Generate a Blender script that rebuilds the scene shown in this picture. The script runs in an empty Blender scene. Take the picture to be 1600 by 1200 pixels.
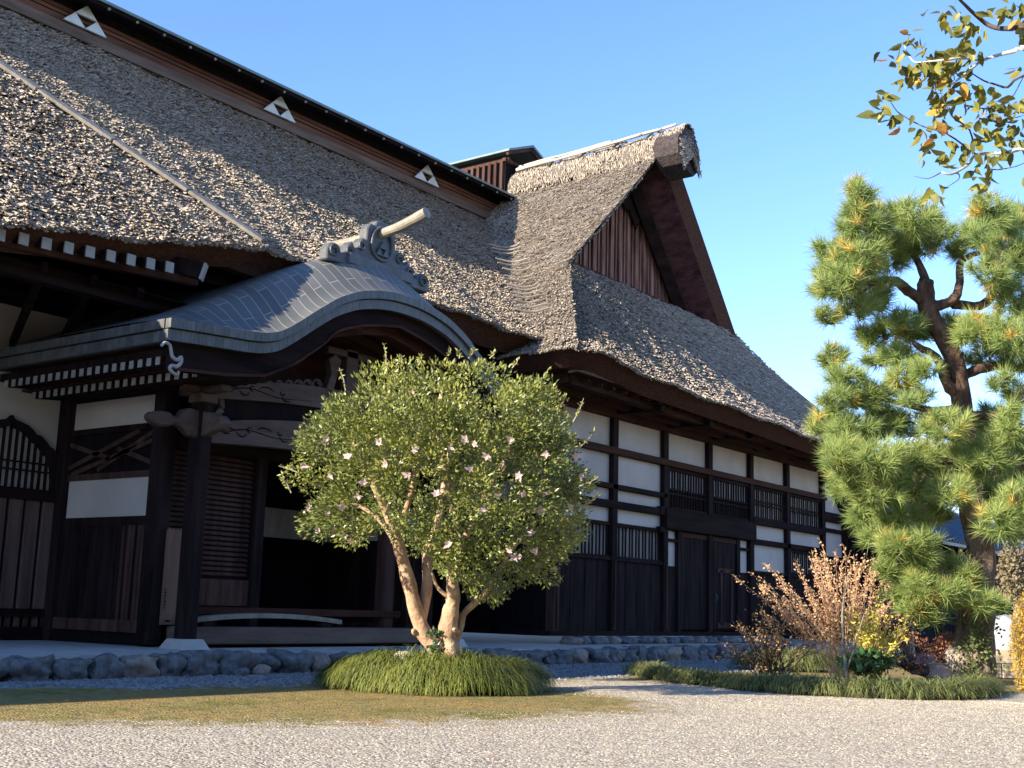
import bpy, math, random
import numpy as np
from mathutils import Vector, Matrix
R_ = math.radians
sc = bpy.context.scene
# ------------------------------------------------------------------ camera
YAW, PITCH, ROLL, F = 0.64430259, 0.18237216, 0.02917006, 1906.12427
fw = np.array([math.cos(YAW)*math.cos(PITCH), math.sin(YAW)*math.cos(PITCH), math.sin(PITCH)])
_rt = np.array([math.sin(YAW), -math.cos(YAW), 0.0]); _up = np.cross(_rt, fw)
rt = math.cos(ROLL)*_rt+math.sin(ROLL)*_up; up = -math.sin(ROLL)*_rt+math.cos(ROLL)*_up
CAM = np.array([0, 0, 1.0])
cd = bpy.data.cameras.new("camera"); cam = bpy.data.objects.new("camera", cd); sc.collection.objects.link(cam)
cam.matrix_world = Matrix(((rt[0], up[0], -fw[0], CAM[0]), (rt[1], up[1], -fw[1], CAM[1]), (rt[2], up[2], -fw[2], CAM[2]), (0, 0, 0, 1)))
cd.sensor_width = 36.0; cd.lens = F/1600*36; cd.clip_start = 0.05; cd.clip_end = 3000
sc.camera = cam
# ------------------------------------------------------------------ sun and sky
SV = np.array([-3.4, 1.0, 1.42]); SV = SV/np.linalg.norm(SV)          # towards the sun
elev = math.asin(SV[2]); azi = math.atan2(SV[0], SV[1])
w = bpy.data.worlds.new("World"); sc.world = w; w.use_nodes = True
nt = w.node_tree; bg = nt.nodes['Background']; sky = nt.nodes.new('ShaderNodeTexSky'); sky.sky_type = 'NISHITA'
sky.sun_disc = False; sky.sun_elevation = elev; sky.sun_rotation = azi
sky.air_density = 1.0; sky.dust_density = 0.0; sky.ozone_density = 3.0
hs = nt.nodes.new('ShaderNodeHueSaturation'); hs.inputs['Saturation'].default_value = 1.12
nt.links.new(sky.outputs[0], hs.inputs['Color'])
tn = nt.nodes.new('ShaderNodeMix'); tn.data_type = 'RGBA'; tn.blend_type = 'MULTIPLY'; tn.inputs[0].default_value = 1.0; tn.inputs[7].default_value = (1.04, 0.95, 1.10, 1)
nt.links.new(hs.outputs[0], tn.inputs[6]); nt.links.new(tn.outputs[2], bg.inputs[0]); bg.inputs[1].default_value = 0.14
sd = bpy.data.lights.new("sun", 'SUN'); sun = bpy.data.objects.new("sun", sd); sc.collection.objects.link(sun)
sd.energy = 5.0; sd.angle = R_(0.5); sd.color = (1.0, 0.88, 0.70)
sun.rotation_euler = Vector(SV).to_track_quat('Z', 'Y').to_euler(); sun.location = (0, 0, 40)
sc.view_settings.view_transform = 'Standard'; sc.view_settings.look = 'None'
sc.view_settings.exposure = 1.35; sc.view_settings.gamma = 1.0
sc.render.engine = 'CYCLES'
# ------------------------------------------------------------------ helpers
rnd = random.Random(7); npr = np.random.default_rng(7)
def at(px, py, depth):
    d = fw*F+rt*(px-800)-up*(py-600); return CAM+d*depth/F
def ray(px, py): return fw*F+rt*(px-800)-up*(py-600)
def onx(px, py, X): d = ray(px, py); return CAM+d*(X/d[0])
def ony(px, py, Y): d = ray(px, py); return CAM+d*(Y/d[1])
def onz(px, py, Z): d = ray(px, py); return CAM+d*((Z-1.0)/d[2])
ORG = {}
def thing(name, label, cat, loc=(0, 0, 0), group=None, kind=None):
    o = bpy.data.objects.new(name, None); sc.collection.objects.link(o); o.location = loc
    o.empty_display_size = 0.2; o['label'] = label; o['category'] = cat
    if group: o['group'] = group
    if kind: o['kind'] = kind
    ORG[o.name] = np.array(loc, float); return o
def link_mesh(name, me, mat, parent=None, org=None):
    o = bpy.data.objects.new(name, me); sc.collection.objects.link(o)
    if parent is not None: o.parent = parent; ORG[o.name] = ORG[parent.name]
    elif org is not None: o.location = org; ORG[o.name] = np.array(org, float)
    else: ORG[o.name] = np.zeros(3)
    mats = mat if isinstance(mat, (list, tuple)) else [mat]
    for m in mats:
        if len(me.materials) < len(mats): me.materials.append(m)
    return o
def np_mesh(name, verts, quads=None, tris=None, rndv=None, smooth=False, org=(0, 0, 0)):
    """verts Nx3; quads/tris index arrays; rndv per face (quads first)"""
    me = bpy.data.meshes.new(name); verts = np.asarray(verts, float)-np.array(org)
    nq = 0 if quads is None else len(quads); n3 = 0 if tris is None else len(tris)
    me.vertices.add(len(verts)); me.vertices.foreach_set('co', verts.astype(np.float32).ravel())
    me.loops.add(nq*4+n3*3); me.polygons.add(nq+n3); li = []
    if nq: li.append(np.asarray(quads).ravel())
    if n3: li.append(np.asarray(tris).ravel())
    me.loops.foreach_set('vertex_index', np.concatenate(li).astype(np.int32))
    st = np.concatenate([np.arange(nq)*4, nq*4+np.arange(n3)*3]).astype(np.int32)
    me.polygons.foreach_set('loop_start', st)
    me.polygons.foreach_set('use_smooth', np.full(nq+n3, smooth))
    me.update(calc_edges=True); me.validate()
    if rndv is not None and len(me.polygons) == len(rndv):
        a = me.attributes.new('rnd', 'FLOAT', 'FACE'); a.data.foreach_set('value', np.asarray(rndv, np.float32))
    return me
class MB:
    def __init__(s): s.v = []; s.f = []; s.n = 0
    def add(s, v, f):
        v = [tuple(map(float, p)) for p in v]; s.v += v; s.f += [tuple(i+s.n for i in q) for q in f]; s.n += len(v); return s
    def box(s, x0, x1, y0, y1, z0, z1):
        return s.add([(x0, y0, z0), (x1, y0, z0), (x1, y1, z0), (x0, y1, z0), (x0, y0, z1), (x1, y0, z1), (x1, y1, z1), (x0, y1, z1)],
                     [(3, 2, 1, 0), (4, 5, 6, 7), (0, 1, 5, 4), (1, 2, 6, 5), (2, 3, 7, 6), (3, 0, 4, 7)])
    def cbox(s, x0, x1, y0, y1, z0, z1, c=0.02):     # vertical edges chamfered
        pts = [(x0+c, y0), (x1-c, y0), (x1, y0+c), (x1, y1-c), (x1-c, y1), (x0+c, y1), (x0, y1-c), (x0, y0+c)]
        return s.prism(pts, z0, z1)
    def prism(s, pts, z0, z1):
        n = len(pts); v = [(p[0], p[1], z0) for p in pts]+[(p[0], p[1], z1) for p in pts]
        return s.add(v, [tuple(range(n))[::-1], tuple(range(n, 2*n))]+[(i, (i+1) % n, n+(i+1) % n, n+i) for i in range(n)])
    def extr(s, pts, d):                              # 3-D polygon extruded by vector d
        n = len(pts); d = np.array(d, float); v = [tuple(p) for p in pts]+[tuple(np.array(p)+d) for p in pts]
        return s.add(v, [tuple(range(n)), tuple(range(n, 2*n))[::-1]]+[(i, n+i, n+(i+1) % n, (i+1) % n) for i in range(n)])
    def xz(s, pts, y0, y1): return s.extr([(p[0], y0, p[1]) for p in pts], (0, y1-y0, 0))
    def bar(s, a, b, w, h, upv=(0, 0, 1), w2=None, h2=None):
        a = np.array(a, float); b = np.array(b, float); d = b-a; d /= np.linalg.norm(d)
        u = np.array(upv, float); sd_ = np.cross(d, u); sd_ /= np.linalg.norm(sd_); u = np.cross(sd_, d)
        w2 = w2 or w; h2 = h2 or h
        v = [a+sd_*i*w/2+u*j*h/2 for i, j in ((-1, -1), (1, -1), (1, 1), (-1, 1))]+[b+sd_*i*w2/2+u*j*h2/2 for i, j in ((-1, -1), (1, -1), (1, 1), (-1, 1))]
        return s.add(v, [(3, 2, 1, 0), (4, 5, 6, 7), (0, 1, 5, 4), (1, 2, 6, 5), (2, 3, 7, 6), (3, 0, 4, 7)])
    def tube(s, pts, rad, n=8, bump=0.0):
        pts = [np.array(p, float) for p in pts]
        if not isinstance(rad, (list, tuple)): rad = [rad]*len(pts)
        rings = []; ref = np.array([0.31, 0.87, 0.13])
        for i, p in enumerate(pts):
            d = pts[min(i+1, len(pts)-1)]-pts[max(i-1, 0)]; d /= (np.linalg.norm(d)+1e-9)
            a = np.cross(d, ref); a /= (np.linalg.norm(a)+1e-9); b = np.cross(d, a)
            rings.append([p+(a*math.cos(2*math.pi*k/n)+b*math.sin(2*math.pi*k/n))*rad[i]*(1+bump*rnd.uniform(-1, 1)) for k in range(n)])
        v = [q for r in rings for q in r]; f = []
        for i in range(len(pts)-1):
            for k in range(n):
                f.append((i*n+k, i*n+(k+1) % n, (i+1)*n+(k+1) % n, (i+1)*n+k))
        f.append(tuple(range(n))[::-1]); f.append(tuple((len(pts)-1)*n+k for k in range(n)))
        return s.add(v, f)
    def grid(s, fn, nu, nv, flip=False):
        v = [fn(i/nu, j/nv) for i in range(nu+1) for j in range(nv+1)]; f = []
        for i in range(nu):
            for j in range(nv):
                a = i*(nv+1)+j; q = (a, a+1, a+nv+2, a+nv+1); f.append(q[::-1] if flip else q)
        return s.add(v, f)
    def build(s, name, mat, parent=None, org=None, smooth=False, bevel=0.0):
        o0 = ORG[parent.name] if parent is not None else (np.array(org, float) if org is not None else np.zeros(3))
        me = bpy.data.meshes.new(name); me.from_pydata([tuple(np.array(p)-o0) for p in s.v], [], s.f); me.update()
        if smooth: me.polygons.foreach_set('use_smooth', [True]*len(me.polygons))
        o = link_mesh(name, me, mat, parent, org)
        if bevel:
            m = o.modifiers.new('bevel', 'BEVEL'); m.width = bevel; m.segments = 1; m.limit_method = 'ANGLE'
        return o
def tag(o, label, cat, group=None, kind=None):
    o['label'] = label; o['category'] = cat
    if group: o['group'] = group
    if kind: o['kind'] = kind
    return o
def catmull(P, n=6):
    P = [np.array(p, float) for p in P]; out = []
    for i in range(len(P)-1):
        p0 = P[max(i-1, 0)]; p1 = P[i]; p2 = P[i+1]; p3 = P[min(i+2, len(P)-1)]
        for k in range(n):
            t = k/n; out.append(.5*((2*p1)+(-p0+p2)*t+(2*p0-5*p1+4*p2-p3)*t*t+(-p0+3*p1-3*p2+p3)*t**3))
    out.append(P[-1]); return out
# ------------------------------------------------------------------ materials
MATS = {}
def mat(name, col, rough=0.8, col2=None, scale=6.0, stretch=(1, 1, 1), bump=0.0, bscale=None, attr=None, spec=0.3, metal=0.0, transl=0.0,
        col3=None, scale3=1.0, detail=6.0, bdist=0.02, contrast=(0.35, 0.65)):
    if name in MATS: return MATS[name]
    m = bpy.data.materials.new(name); m.use_nodes = True; t = m.node_tree; N = t.nodes; L = t.links
    b = N['Principled BSDF']; b.inputs['Roughness'].default_value = rough; b.inputs['Metallic'].default_value = metal
    b.inputs['Specular IOR Level'].default_value = spec
    tc = N.new('ShaderNodeTexCoord'); mp = N.new('ShaderNodeMapping'); mp.inputs['Scale'].default_value = stretch
    L.new(tc.outputs['Object'], mp.inputs[0])
    cur = None
    if col2 is not None:
        nz = N.new('ShaderNodeTexNoise'); nz.inputs['Scale'].default_value = scale; nz.inputs['Detail'].default_value = detail
        nz.inputs['Roughness'].default_value = 0.65; L.new(mp.outputs[0], nz.inputs['Vector'])
        mr = N.new('ShaderNodeMapRange'); mr.inputs[1].default_value = contrast[0]; mr.inputs[2].default_value = contrast[1]
        L.new(nz.outputs['Fac'], mr.inputs[0])
        mx = N.new('ShaderNodeMix'); mx.data_type = 'RGBA'; mx.inputs[6].default_value = (*col, 1); mx.inputs[7].default_value = (*col2, 1)
        if attr:
            at_ = N.new('ShaderNodeAttribute'); at_.attribute_name = attr; ad = N.new('ShaderNodeMath'); ad.operation = 'MULTIPLY_ADD'
            L.new(at_.outputs['Fac'], ad.inputs[0]); ad.inputs[1].default_value = 0.7
            sc_ = N.new('ShaderNodeMath'); sc_.operation = 'MULTIPLY'; sc_.inputs[1].default_value = 0.3; L.new(mr.outputs[0], sc_.inputs[0])
            L.new(sc_.outputs[0], ad.inputs[2]); L.new(ad.outputs[0], mx.inputs[0])
        else: L.new(mr.outputs[0], mx.inputs[0])
        cur = mx.outputs[2]
        if col3 is not None:
            n3 = N.new('ShaderNodeTexNoise'); n3.inputs['Scale'].default_value = scale3; n3.inputs['Detail'].default_value = 4; L.new(tc.outputs['Object'], n3.inputs['Vector'])
            m3 = N.new('ShaderNodeMapRange'); m3.inputs[1].default_value = .45; m3.inputs[2].default_value = .65; L.new(n3.outputs['Fac'], m3.inputs[0])
            mx3 = N.new('ShaderNodeMix'); mx3.data_type = 'RGBA'; L.new(m3.outputs[0], mx3.inputs[0]); L.new(cur, mx3.inputs[6]); mx3.inputs[7].default_value = (*col3, 1); cur = mx3.outputs[2]
        L.new(cur, b.inputs['Base Color'])
    else: b.inputs['Base Color'].default_value = (*col, 1)
    if bump:
        nb = N.new('ShaderNodeTexNoise'); nb.inputs['Scale'].default_value = bscale or scale; nb.inputs['Detail'].default_value = 6; L.new(mp.outputs[0], nb.inputs['Vector'])
        bp = N.new('ShaderNodeBump'); bp.inputs['Strength'].default_value = bump; bp.inputs['Distance'].default_value = bdist
        L.new(nb.outputs['Fac'], bp.inputs['Height']); L.new(bp.outputs[0], b.inputs['Normal'])
    if transl:
        tr = N.new('ShaderNodeBsdfTranslucent'); ms = N.new('ShaderNodeMixShader'); ms.inputs[0].default_value = transl
        if cur is not None: L.new(cur, tr.inputs[0])
        else: tr.inputs[0].default_value = (*col, 1)
        out = N['Material Output']; L.new(b.outputs[0], ms.inputs[1]); L.new(tr.outputs[0], ms.inputs[2]); L.new(ms.outputs[0], out.inputs[0])
    MATS[name] = m; return m
THATCH = mat('thatch', (.17, .135, .105), .9, (.60, .52, .42), 9, attr='rnd', spec=.12, bump=.6, bscale=30)
THATCH_BASE = mat('thatch_base', (0.0840, 0.0700, 0.0560), .95, (0.2100, 0.1820, 0.1470), 22, spec=.1, bump=1.0, bscale=40, bdist=.04)
STRAWCUT = mat('cut_straw', (0.0525, 0.0245, 0.0182), .9, (0.1120, 0.0525, 0.0315), 8, stretch=(1, 1, 6), bump=.8, bscale=30, spec=.1)
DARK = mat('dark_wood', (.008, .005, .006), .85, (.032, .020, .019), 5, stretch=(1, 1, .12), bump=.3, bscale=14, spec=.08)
DARKX = mat('dark_wood_beam', (.008, .0045, .005), .85, (.028, .016, .014), 4, stretch=(.12, 1, 1), bump=.4, bscale=10, spec=.08)
BROWNX = mat('brown_wood_beam', (0.0300, 0.0132, 0.0096), .85, (0.0840, 0.0390, 0.0270), 4, stretch=(.15, 1, 1), bump=.4, bscale=10, spec=.08)
BROWN = mat('brown_wood_board', (0.0413, 0.0195, 0.0165), .85, (0.1050, 0.0600, 0.0488), 5, stretch=(1, 1, .1), bump=.4, bscale=12, spec=.08)
WEATH = mat('weathered_wood', (0.0936, 0.0663, 0.0507), .8, (0.1716, 0.1248, 0.0975), 5, stretch=(.15, 1, 1), bump=.5, bscale=12, spec=.2)
PALEW = mat('pale_wood', (0.2000, 0.1720, 0.1360), .8, (0.3040, 0.2720, 0.2240), 6, stretch=(1, 1, .3), bump=.3, bscale=14, spec=.2)
DOORW = mat('door_wood', (0.0900, 0.0522, 0.0450), .85, (0.1800, 0.1170, 0.0990), 4, stretch=(1, 1, .08), bump=.3, bscale=10, spec=.08)
PLANKW = mat('plank_wood', (0.1540, 0.0840, 0.0560), .75, (0.2240, 0.1330, 0.0910), 5, stretch=(1, 1, .1), spec=.25)
PLASTER = mat('white_plaster', (.60, .545, .49), .9, (.53, .48, .43), 1.2, spec=.2, col3=(.49, .44, .385), scale3=.7)
WHITEP = mat('white_paint', (0.3600, 0.3504, 0.3264), .8, (0.2880, 0.2784, 0.2544), 8, spec=.2)
TIN = mat('crest_metal', (.62, .68, .68), .5, (.52, .58, .58), 6, spec=.5)
RUST = mat('ridge_board', (0.0680, 0.0288, 0.0208), .75, (0.1760, 0.0880, 0.0600), 3, stretch=(.18, 1, 2.5), bump=.4, bscale=10, spec=.2)
GREENCU = mat('green_copper', (.10, .15, .14), .5, (.16, .22, .2), 3, spec=.4)
CONC = mat('apron_concrete', (.40, .385, .35), .9, (.52, .50, .46), 2.5, bump=.2, bscale=30, spec=.2)
STONE = mat('boulder_stone', (0.0770, 0.0840, 0.0910), .85, (0.2100, 0.2170, 0.2170), 7, bump=.8, bscale=11, spec=.25, bdist=.04)
STONEB = mat('brown_stone', (.20, .16, .13), .85, (.36, .31, .26), 6, bump=.7, bscale=10, spec=.25, bdist=.04)
TILE = mat('grey_tile', (.06, .065, .068), .55, (.11, .115, .118), 5, spec=.4, bump=.2)
TILEL = mat('pale_ridge_tile', (.30, .27, .21), .6, (.19, .17, .14), 5, spec=.4, bump=.2)
BLUETILE = mat('blue_roof_tile', (.05, .08, .11), .5, (.09, .13, .17), 4, spec=.4)
BARKO = mat('camellia_bark', (.38, .235, .14), .8, (.56, .40, .27), 6, bump=.9, bscale=12, spec=.15, bdist=.03, col3=(.26, .17, .11), scale3=3.5)
BARKP = mat('pine_bark', (.09, .06, .045), .95, (.30, .23, .18), 7, stretch=(1, 1, .25), bump=1.0, bscale=9, bdist=.06, spec=.1)
BARKR = mat('red_pine_bark', (.055, .035, .027), .9, (.16, .105, .08), 9, stretch=(1, 1, .5), bump=.9, bscale=12, bdist=.03, spec=.1)
TWIG = mat('pale_twig', (.30, .25, .19), .85, (.42, .36, .29), 9, spec=.2)
TWIGD = mat('dark_twig', (.06, .045, .035), .85, (.12, .09, .07), 9, spec=.2)
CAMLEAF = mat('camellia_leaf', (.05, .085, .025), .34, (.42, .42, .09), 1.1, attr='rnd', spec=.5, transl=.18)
PETAL = mat('pink_petal', (.55, .40, .37), .7, (.68, .54, .50), 20, transl=.3)
NEEDLE = mat('pine_needle', (.15, .24, .07), .5, (.45, .52, .17), 1.3, attr='rnd', spec=.3, transl=.3)
NEEDLEY = mat('yellow_needle', (.55, .40, .08), .6, (.65, .5, .15), 3, transl=.2)
GRASS = mat('mondo_grass', (.06, .09, .02), .5, (.30, .32, .07), 3, attr='rnd', spec=.3, transl=.2)
GRASSP = mat('border_grass', (.09, .12, .04), .6, (.30, .32, .12), 3, attr='rnd', spec=.2, transl=.2)
LEAFT = mat('overhang_leaf', (.07, .09, .025), .45, (.32, .29, .05), 4, attr='rnd', transl=.25)
LEAFO = mat('orange_leaf', (.55, .20, .05), .5, (.62, .38, .08), 4, transl=.3)
LEAFTAN = mat('tan_leaf', (.48, .21, .15), .7, (.80, .60, .33), 4, attr='rnd', transl=.25)
LEAFGOLD = mat('gold_leaf', (.34, .22, .04), .6, (.62, .42, .08), 4, attr='rnd', transl=.3)
LEAFYEL = mat('yellow_leaf', (.6, .52, .05), .6, (.7, .62, .14), 4, attr='rnd', transl=.3)
LEAFDK = mat('dark_green_leaf', (.02, .055, .02), .35, (.07, .15, .05), 4, attr='rnd', spec=.5, transl=.1)
LEAFBR = mat('rust_leaf', (.25, .10, .05), .8, (.42, .2, .11), 4, attr='rnd', transl=.15)
LEAFFAR = mat('far_leaf', (.16, .13, .08), .8, (.30, .25, .15), 1, attr='rnd', transl=.15)
PALEST = mat('white_boulder', (.28, .31, .35), .7, (.38, .41, .44), 3, bump=.3)
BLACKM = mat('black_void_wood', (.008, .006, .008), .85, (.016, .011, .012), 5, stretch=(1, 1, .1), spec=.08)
# pinkish old wood used on the carved girders
CARVE = mat('carved_wood', (0.0749, 0.0485, 0.0397), .75, (0.1496, 0.1056, 0.0880), 4, stretch=(.2, 1, 1), bump=.6, bscale=8, spec=.2)
def copper_mat():
    m = bpy.data.materials.new('copper_sheet_roof'); m.use_nodes = True; t = m.node_tree; N = t.nodes; L = t.links
    b = N['Principled BSDF']; b.inputs['Roughness'].default_value = .55; b.inputs['Metallic'].default_value = .0; b.inputs['Specular IOR Level'].default_value = .3
    uv = N.new('ShaderNodeUVMap'); uv.uv_map = 'UVMap'
    br = N.new('ShaderNodeTexBrick'); L.new(uv.outputs[0], br.inputs['Vector']); br.inputs['Scale'].default_value = 1.0
    br.inputs['Color1'].default_value = (.12, .125, .12, 1); br.inputs['Color2'].default_value = (.175, .175, .165, 1); br.inputs['Mortar'].default_value = (.36, .36, .33, 1)
    br.inputs['Mortar Size'].default_value = .009; br.inputs['Brick Width'].default_value = .75; br.inputs['Row Height'].default_value = .2; br.inputs['Mortar Smooth'].default_value = .3
    nz = N.new('ShaderNodeTexNoise'); nz.inputs['Scale'].default_value = 3; mx = N.new('ShaderNodeMix'); mx.data_type = 'RGBA'; mx.blend_type = 'MULTIPLY'; mx.inputs[0].default_value = .5
    L.new(br.outputs['Color'], mx.inputs[6]); L.new(nz.outputs['Fac'], mx.inputs[7]); L.new(mx.outputs[2], b.inputs['Base Color'])
    bp = N.new('ShaderNodeBump'); bp.inputs['Strength'].default_value = .6; bp.inputs['Distance'].default_value = .01; L.new(br.outputs['Fac'], bp.inputs['Height']); L.new(bp.outputs[0], b.inputs['Normal'])
    return m
COPPER = copper_mat()
COPF = mat('copper_fascia', (.075, .08, .077), .5, (.14, .14, .132), 7, stretch=(6, 1, 1), spec=.4, bump=.3)
def fascia_joints(m):
    t = m.node_tree; N = t.nodes; L = t.links; b = N['Principled BSDF']; tc = [n for n in N if n.type == 'TEX_COORD'][0]
    sp = N.new('ShaderNodeSeparateXYZ'); cb = N.new('ShaderNodeCombineXYZ'); ad = N.new('ShaderNodeMath'); L.new(tc.outputs['Object'], sp.inputs[0]); L.new(sp.outputs[0], ad.inputs[0]); L.new(sp.outputs[1], ad.inputs[1]); L.new(ad.outputs[0], cb.inputs[0]); L.new(sp.outputs[2], cb.inputs[1])
    br = N.new('ShaderNodeTexBrick'); br.inputs['Scale'].default_value = 1; br.inputs['Brick Width'].default_value = .15; br.inputs['Row Height'].default_value = 4.0; br.inputs['Mortar Size'].default_value = .004; br.offset = 0
    br.inputs['Color1'].default_value = (1, 1, 1, 1); br.inputs['Color2'].default_value = (.72, .74, .74, 1); br.inputs['Mortar'].default_value = (.3, .3, .3, 1); L.new(cb.outputs[0], br.inputs['Vector'])
    src = b.inputs['Base Color'].links[0].from_socket; mx = N.new('ShaderNodeMix'); mx.data_type = 'RGBA'; mx.blend_type = 'MULTIPLY'; mx.inputs[0].default_value = 1; L.new(src, mx.inputs[6]); L.new(br.outputs['Color'], mx.inputs[7]); L.new(mx.outputs[2], b.inputs['Base Color'])
fascia_joints(COPF)

# ------------------------------------------------------------------ ground
def seg_y(pts, x): return np.interp(x, [p[0] for p in pts], [p[1] for p in pts])
def ground_mat():
    m = bpy.data.materials.new('ground_gravel_moss'); m.use_nodes = True; t = m.node_tree; N = t.nodes; L = t.links
    b = N['Principled BSDF']; b.inputs['Roughness'].default_value = .92; b.inputs['Specular IOR Level'].default_value = .15
    tc = N.new('ShaderNodeTexCoord')
    def vor(s, feat='F1'):
        v = N.new('ShaderNodeTexVoronoi'); v.inputs['Scale'].default_value = s; v.feature = feat; L.new(tc.outputs['Object'], v.inputs['Vector']); return v
    def ramp(src, stops):
        r = N.new('ShaderNodeValToRGB'); L.new(src, r.inputs[0]); e = r.color_ramp.elements
        while len(e) < len(stops): e.new(.5)
        for i, (p, c) in enumerate(stops): e[i].position = p; e[i].color = (*c, 1)
        return r.outputs[0]
    def noise(s, d=6, r=.6):
        n = N.new('ShaderNodeTexNoise'); n.inputs['Scale'].default_value = s; n.inputs['Detail'].default_value = d; n.inputs['Roughness'].default_value = r; L.new(tc.outputs['Object'], n.inputs['Vector']); return n.outputs['Fac']
    v1 = vor(42); sep = N.new('ShaderNodeSeparateColor'); L.new(v1.outputs['Color'], sep.inputs[0])
    grav = ramp(sep.outputs[0], [(0, (.18, .15, .11)), (.25, (.33, .285, .215)), (.7, (.46, .40, .31)), (1, (.58, .52, .41))])
    v2 = vor(16); sep2 = N.new('ShaderNodeSeparateColor'); L.new(v2.outputs['Color'], sep2.inputs[0])
    coarse = ramp(sep2.outputs[0], [(0, (.08, .085, .09)), (.5, (.15, .155, .16)), (1, (.27, .275, .275))])
    moss = ramp(noise(9), [(.3, (.14, .12, .06)), (.5, (.29, .235, .10)), (.7, (.36, .28, .09))])
    mossn = ramp(noise(60, 3), [(.3, (.5, .5, .5)), (.7, (1.25, 1.2, 1.1))])
    mm = N.new('ShaderNodeMix'); mm.data_type = 'RGBA'; mm.blend_type = 'MULTIPLY'; mm.inputs[0].default_value = 1; L.new(moss, mm.inputs[6]); L.new(mossn, mm.inputs[7])
    pt = ramp(noise(.9, 5, .7), [(.35, (.62, .72, .45)), (.5, (1, 1, 1)), (.68, (1.25, 1.0, .85))]); m2 = N.new('ShaderNodeMix'); m2.data_type = 'RGBA'; m2.blend_type = 'MULTIPLY'; m2.inputs[0].default_value = 1; L.new(mm.outputs[2], m2.inputs[6]); L.new(pt, m2.inputs[7]); mm = m2
    def fac(nm, s):
        a = N.new('ShaderNodeAttribute'); a.attribute_name = nm
        ad = N.new('ShaderNodeMath'); ad.operation = 'ADD'; L.new(a.outputs['Fac'], ad.inputs[0])
        n = N.new('ShaderNodeMath'); n.operation = 'MULTIPLY_ADD'; L.new(noise(s, 5, .7), n.inputs[0]); n.inputs[1].default_value = 1.9; n.inputs[2].default_value = -.95; L.new(n.outputs[0], ad.inputs[1])
        r = N.new('ShaderNodeMapRange'); r.inputs[1].default_value = .3; r.inputs[2].default_value = .7; L.new(ad.outputs[0], r.inputs[0]); return r.outputs[0]
    fm = fac('moss', 2.6); fc = fac('coarse', 3.0)
    x1 = N.new('ShaderNodeMix'); x1.data_type = 'RGBA'; L.new(fm, x1.inputs[0]); L.new(grav, x1.inputs[6]); L.new(mm.outputs[2], x1.inputs[7])
    x2 = N.new('ShaderNodeMix'); x2.data_type = 'RGBA'; L.new(fc, x2.inputs[0]); L.new(x1.outputs[2], x2.inputs[6]); L.new(coarse, x2.inputs[7])
    L.new(x2.outputs[2], b.inputs['Base Color'])
    # heights
    inv = N.new('ShaderNodeMath'); inv.operation = 'SUBTRACT'; inv.inputs[0].default_value = 1; L.new(v1.outputs['Distance'], inv.inputs[1])
    b1 = N.new('ShaderNodeBump'); b1.inputs['Strength'].default_value = .9; b1.inputs['Distance'].default_value = .012; L.new(inv.outputs[0], b1.inputs['Height'])
    b2 = N.new('ShaderNodeBump'); b2.inputs['Strength'].default_value = .5; b2.inputs['Distance'].default_value = .05; L.new(noise(4, 5), b2.inputs['Height']); L.new(b1.outputs[0], b2.inputs['Normal'])
    L.new(b2.outputs[0], b.inputs['Normal'])
    return m
def build_ground():
    xs = np.concatenate([[-1500, -400, -100, -30, -8], np.arange(-2, 34, .2), [36, 40, 50, 70, 120, 300, 900, 2500]])
    ys = np.concatenate([[-1500, -400, -100, -30, -8], np.arange(-2, 17, .2), [18, 22, 30, 50, 100, 300, 900, 2500]])
    X, Y = np.meshgrid(xs, ys, indexing='ij'); Z = np.zeros_like(X)
    V = np.stack([X, Y, Z], -1).reshape(-1, 3); nx, ny = X.shape
    i = np.arange(nx-1)[:, None]; j = np.arange(ny-1)[None, :]; a = (i*ny+j)
    q = np.stack([a, a+ny, a+ny+1, a+1], -1).reshape(-1, 4)
    me = np_mesh('ground', V, quads=q, smooth=True)
    lo = [(0, 10.5), (5.6, 9.25), (6.5, 8.4), (7.45, 7.6), (9.2, 6.9), (11.35, 6.6), (12.6, 7.4), (13.4, 9.0), (14, 10.2), (30, 10.2)]
    hi = [(0, 14), (7.9, 12.7), (9.3, 11.9), (11.5, 11.4), (13.4, 11), (14.6, 10.8), (17, 10.5), (30, 10.3)]
    x, y = V[:, 0], V[:, 1]; d = np.minimum(y-seg_y(lo, x), seg_y(hi, x)-y)
    moss = np.clip(.5+d*.5, 0, 1); moss[(x > 16.5) | (x < -1)] = 0
    # soil of the planted bed on the right
    bed = np.minimum(np.minimum(x-16.0-(10-y)*.15, y-(7.7-(x-15)*.62)), 11.5-y); moss = np.maximum(moss, np.clip(.5+bed*1.2, 0, 1)*(y > 2)*(x < 60))
    coarse = np.clip(.5+(y-seg_y(hi, x))*1.3, 0, 1); coarse[y > 16] = 0
    for nm, val in (('moss', moss), ('coarse', coarse)):
        at_ = me.attributes.new(nm, 'FLOAT', 'POINT'); at_.data.foreach_set('value', val.astype(np.float32))
    o = link_mesh('ground', me, ground_mat()); o['kind'] = 'structure'
build_ground()
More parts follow.
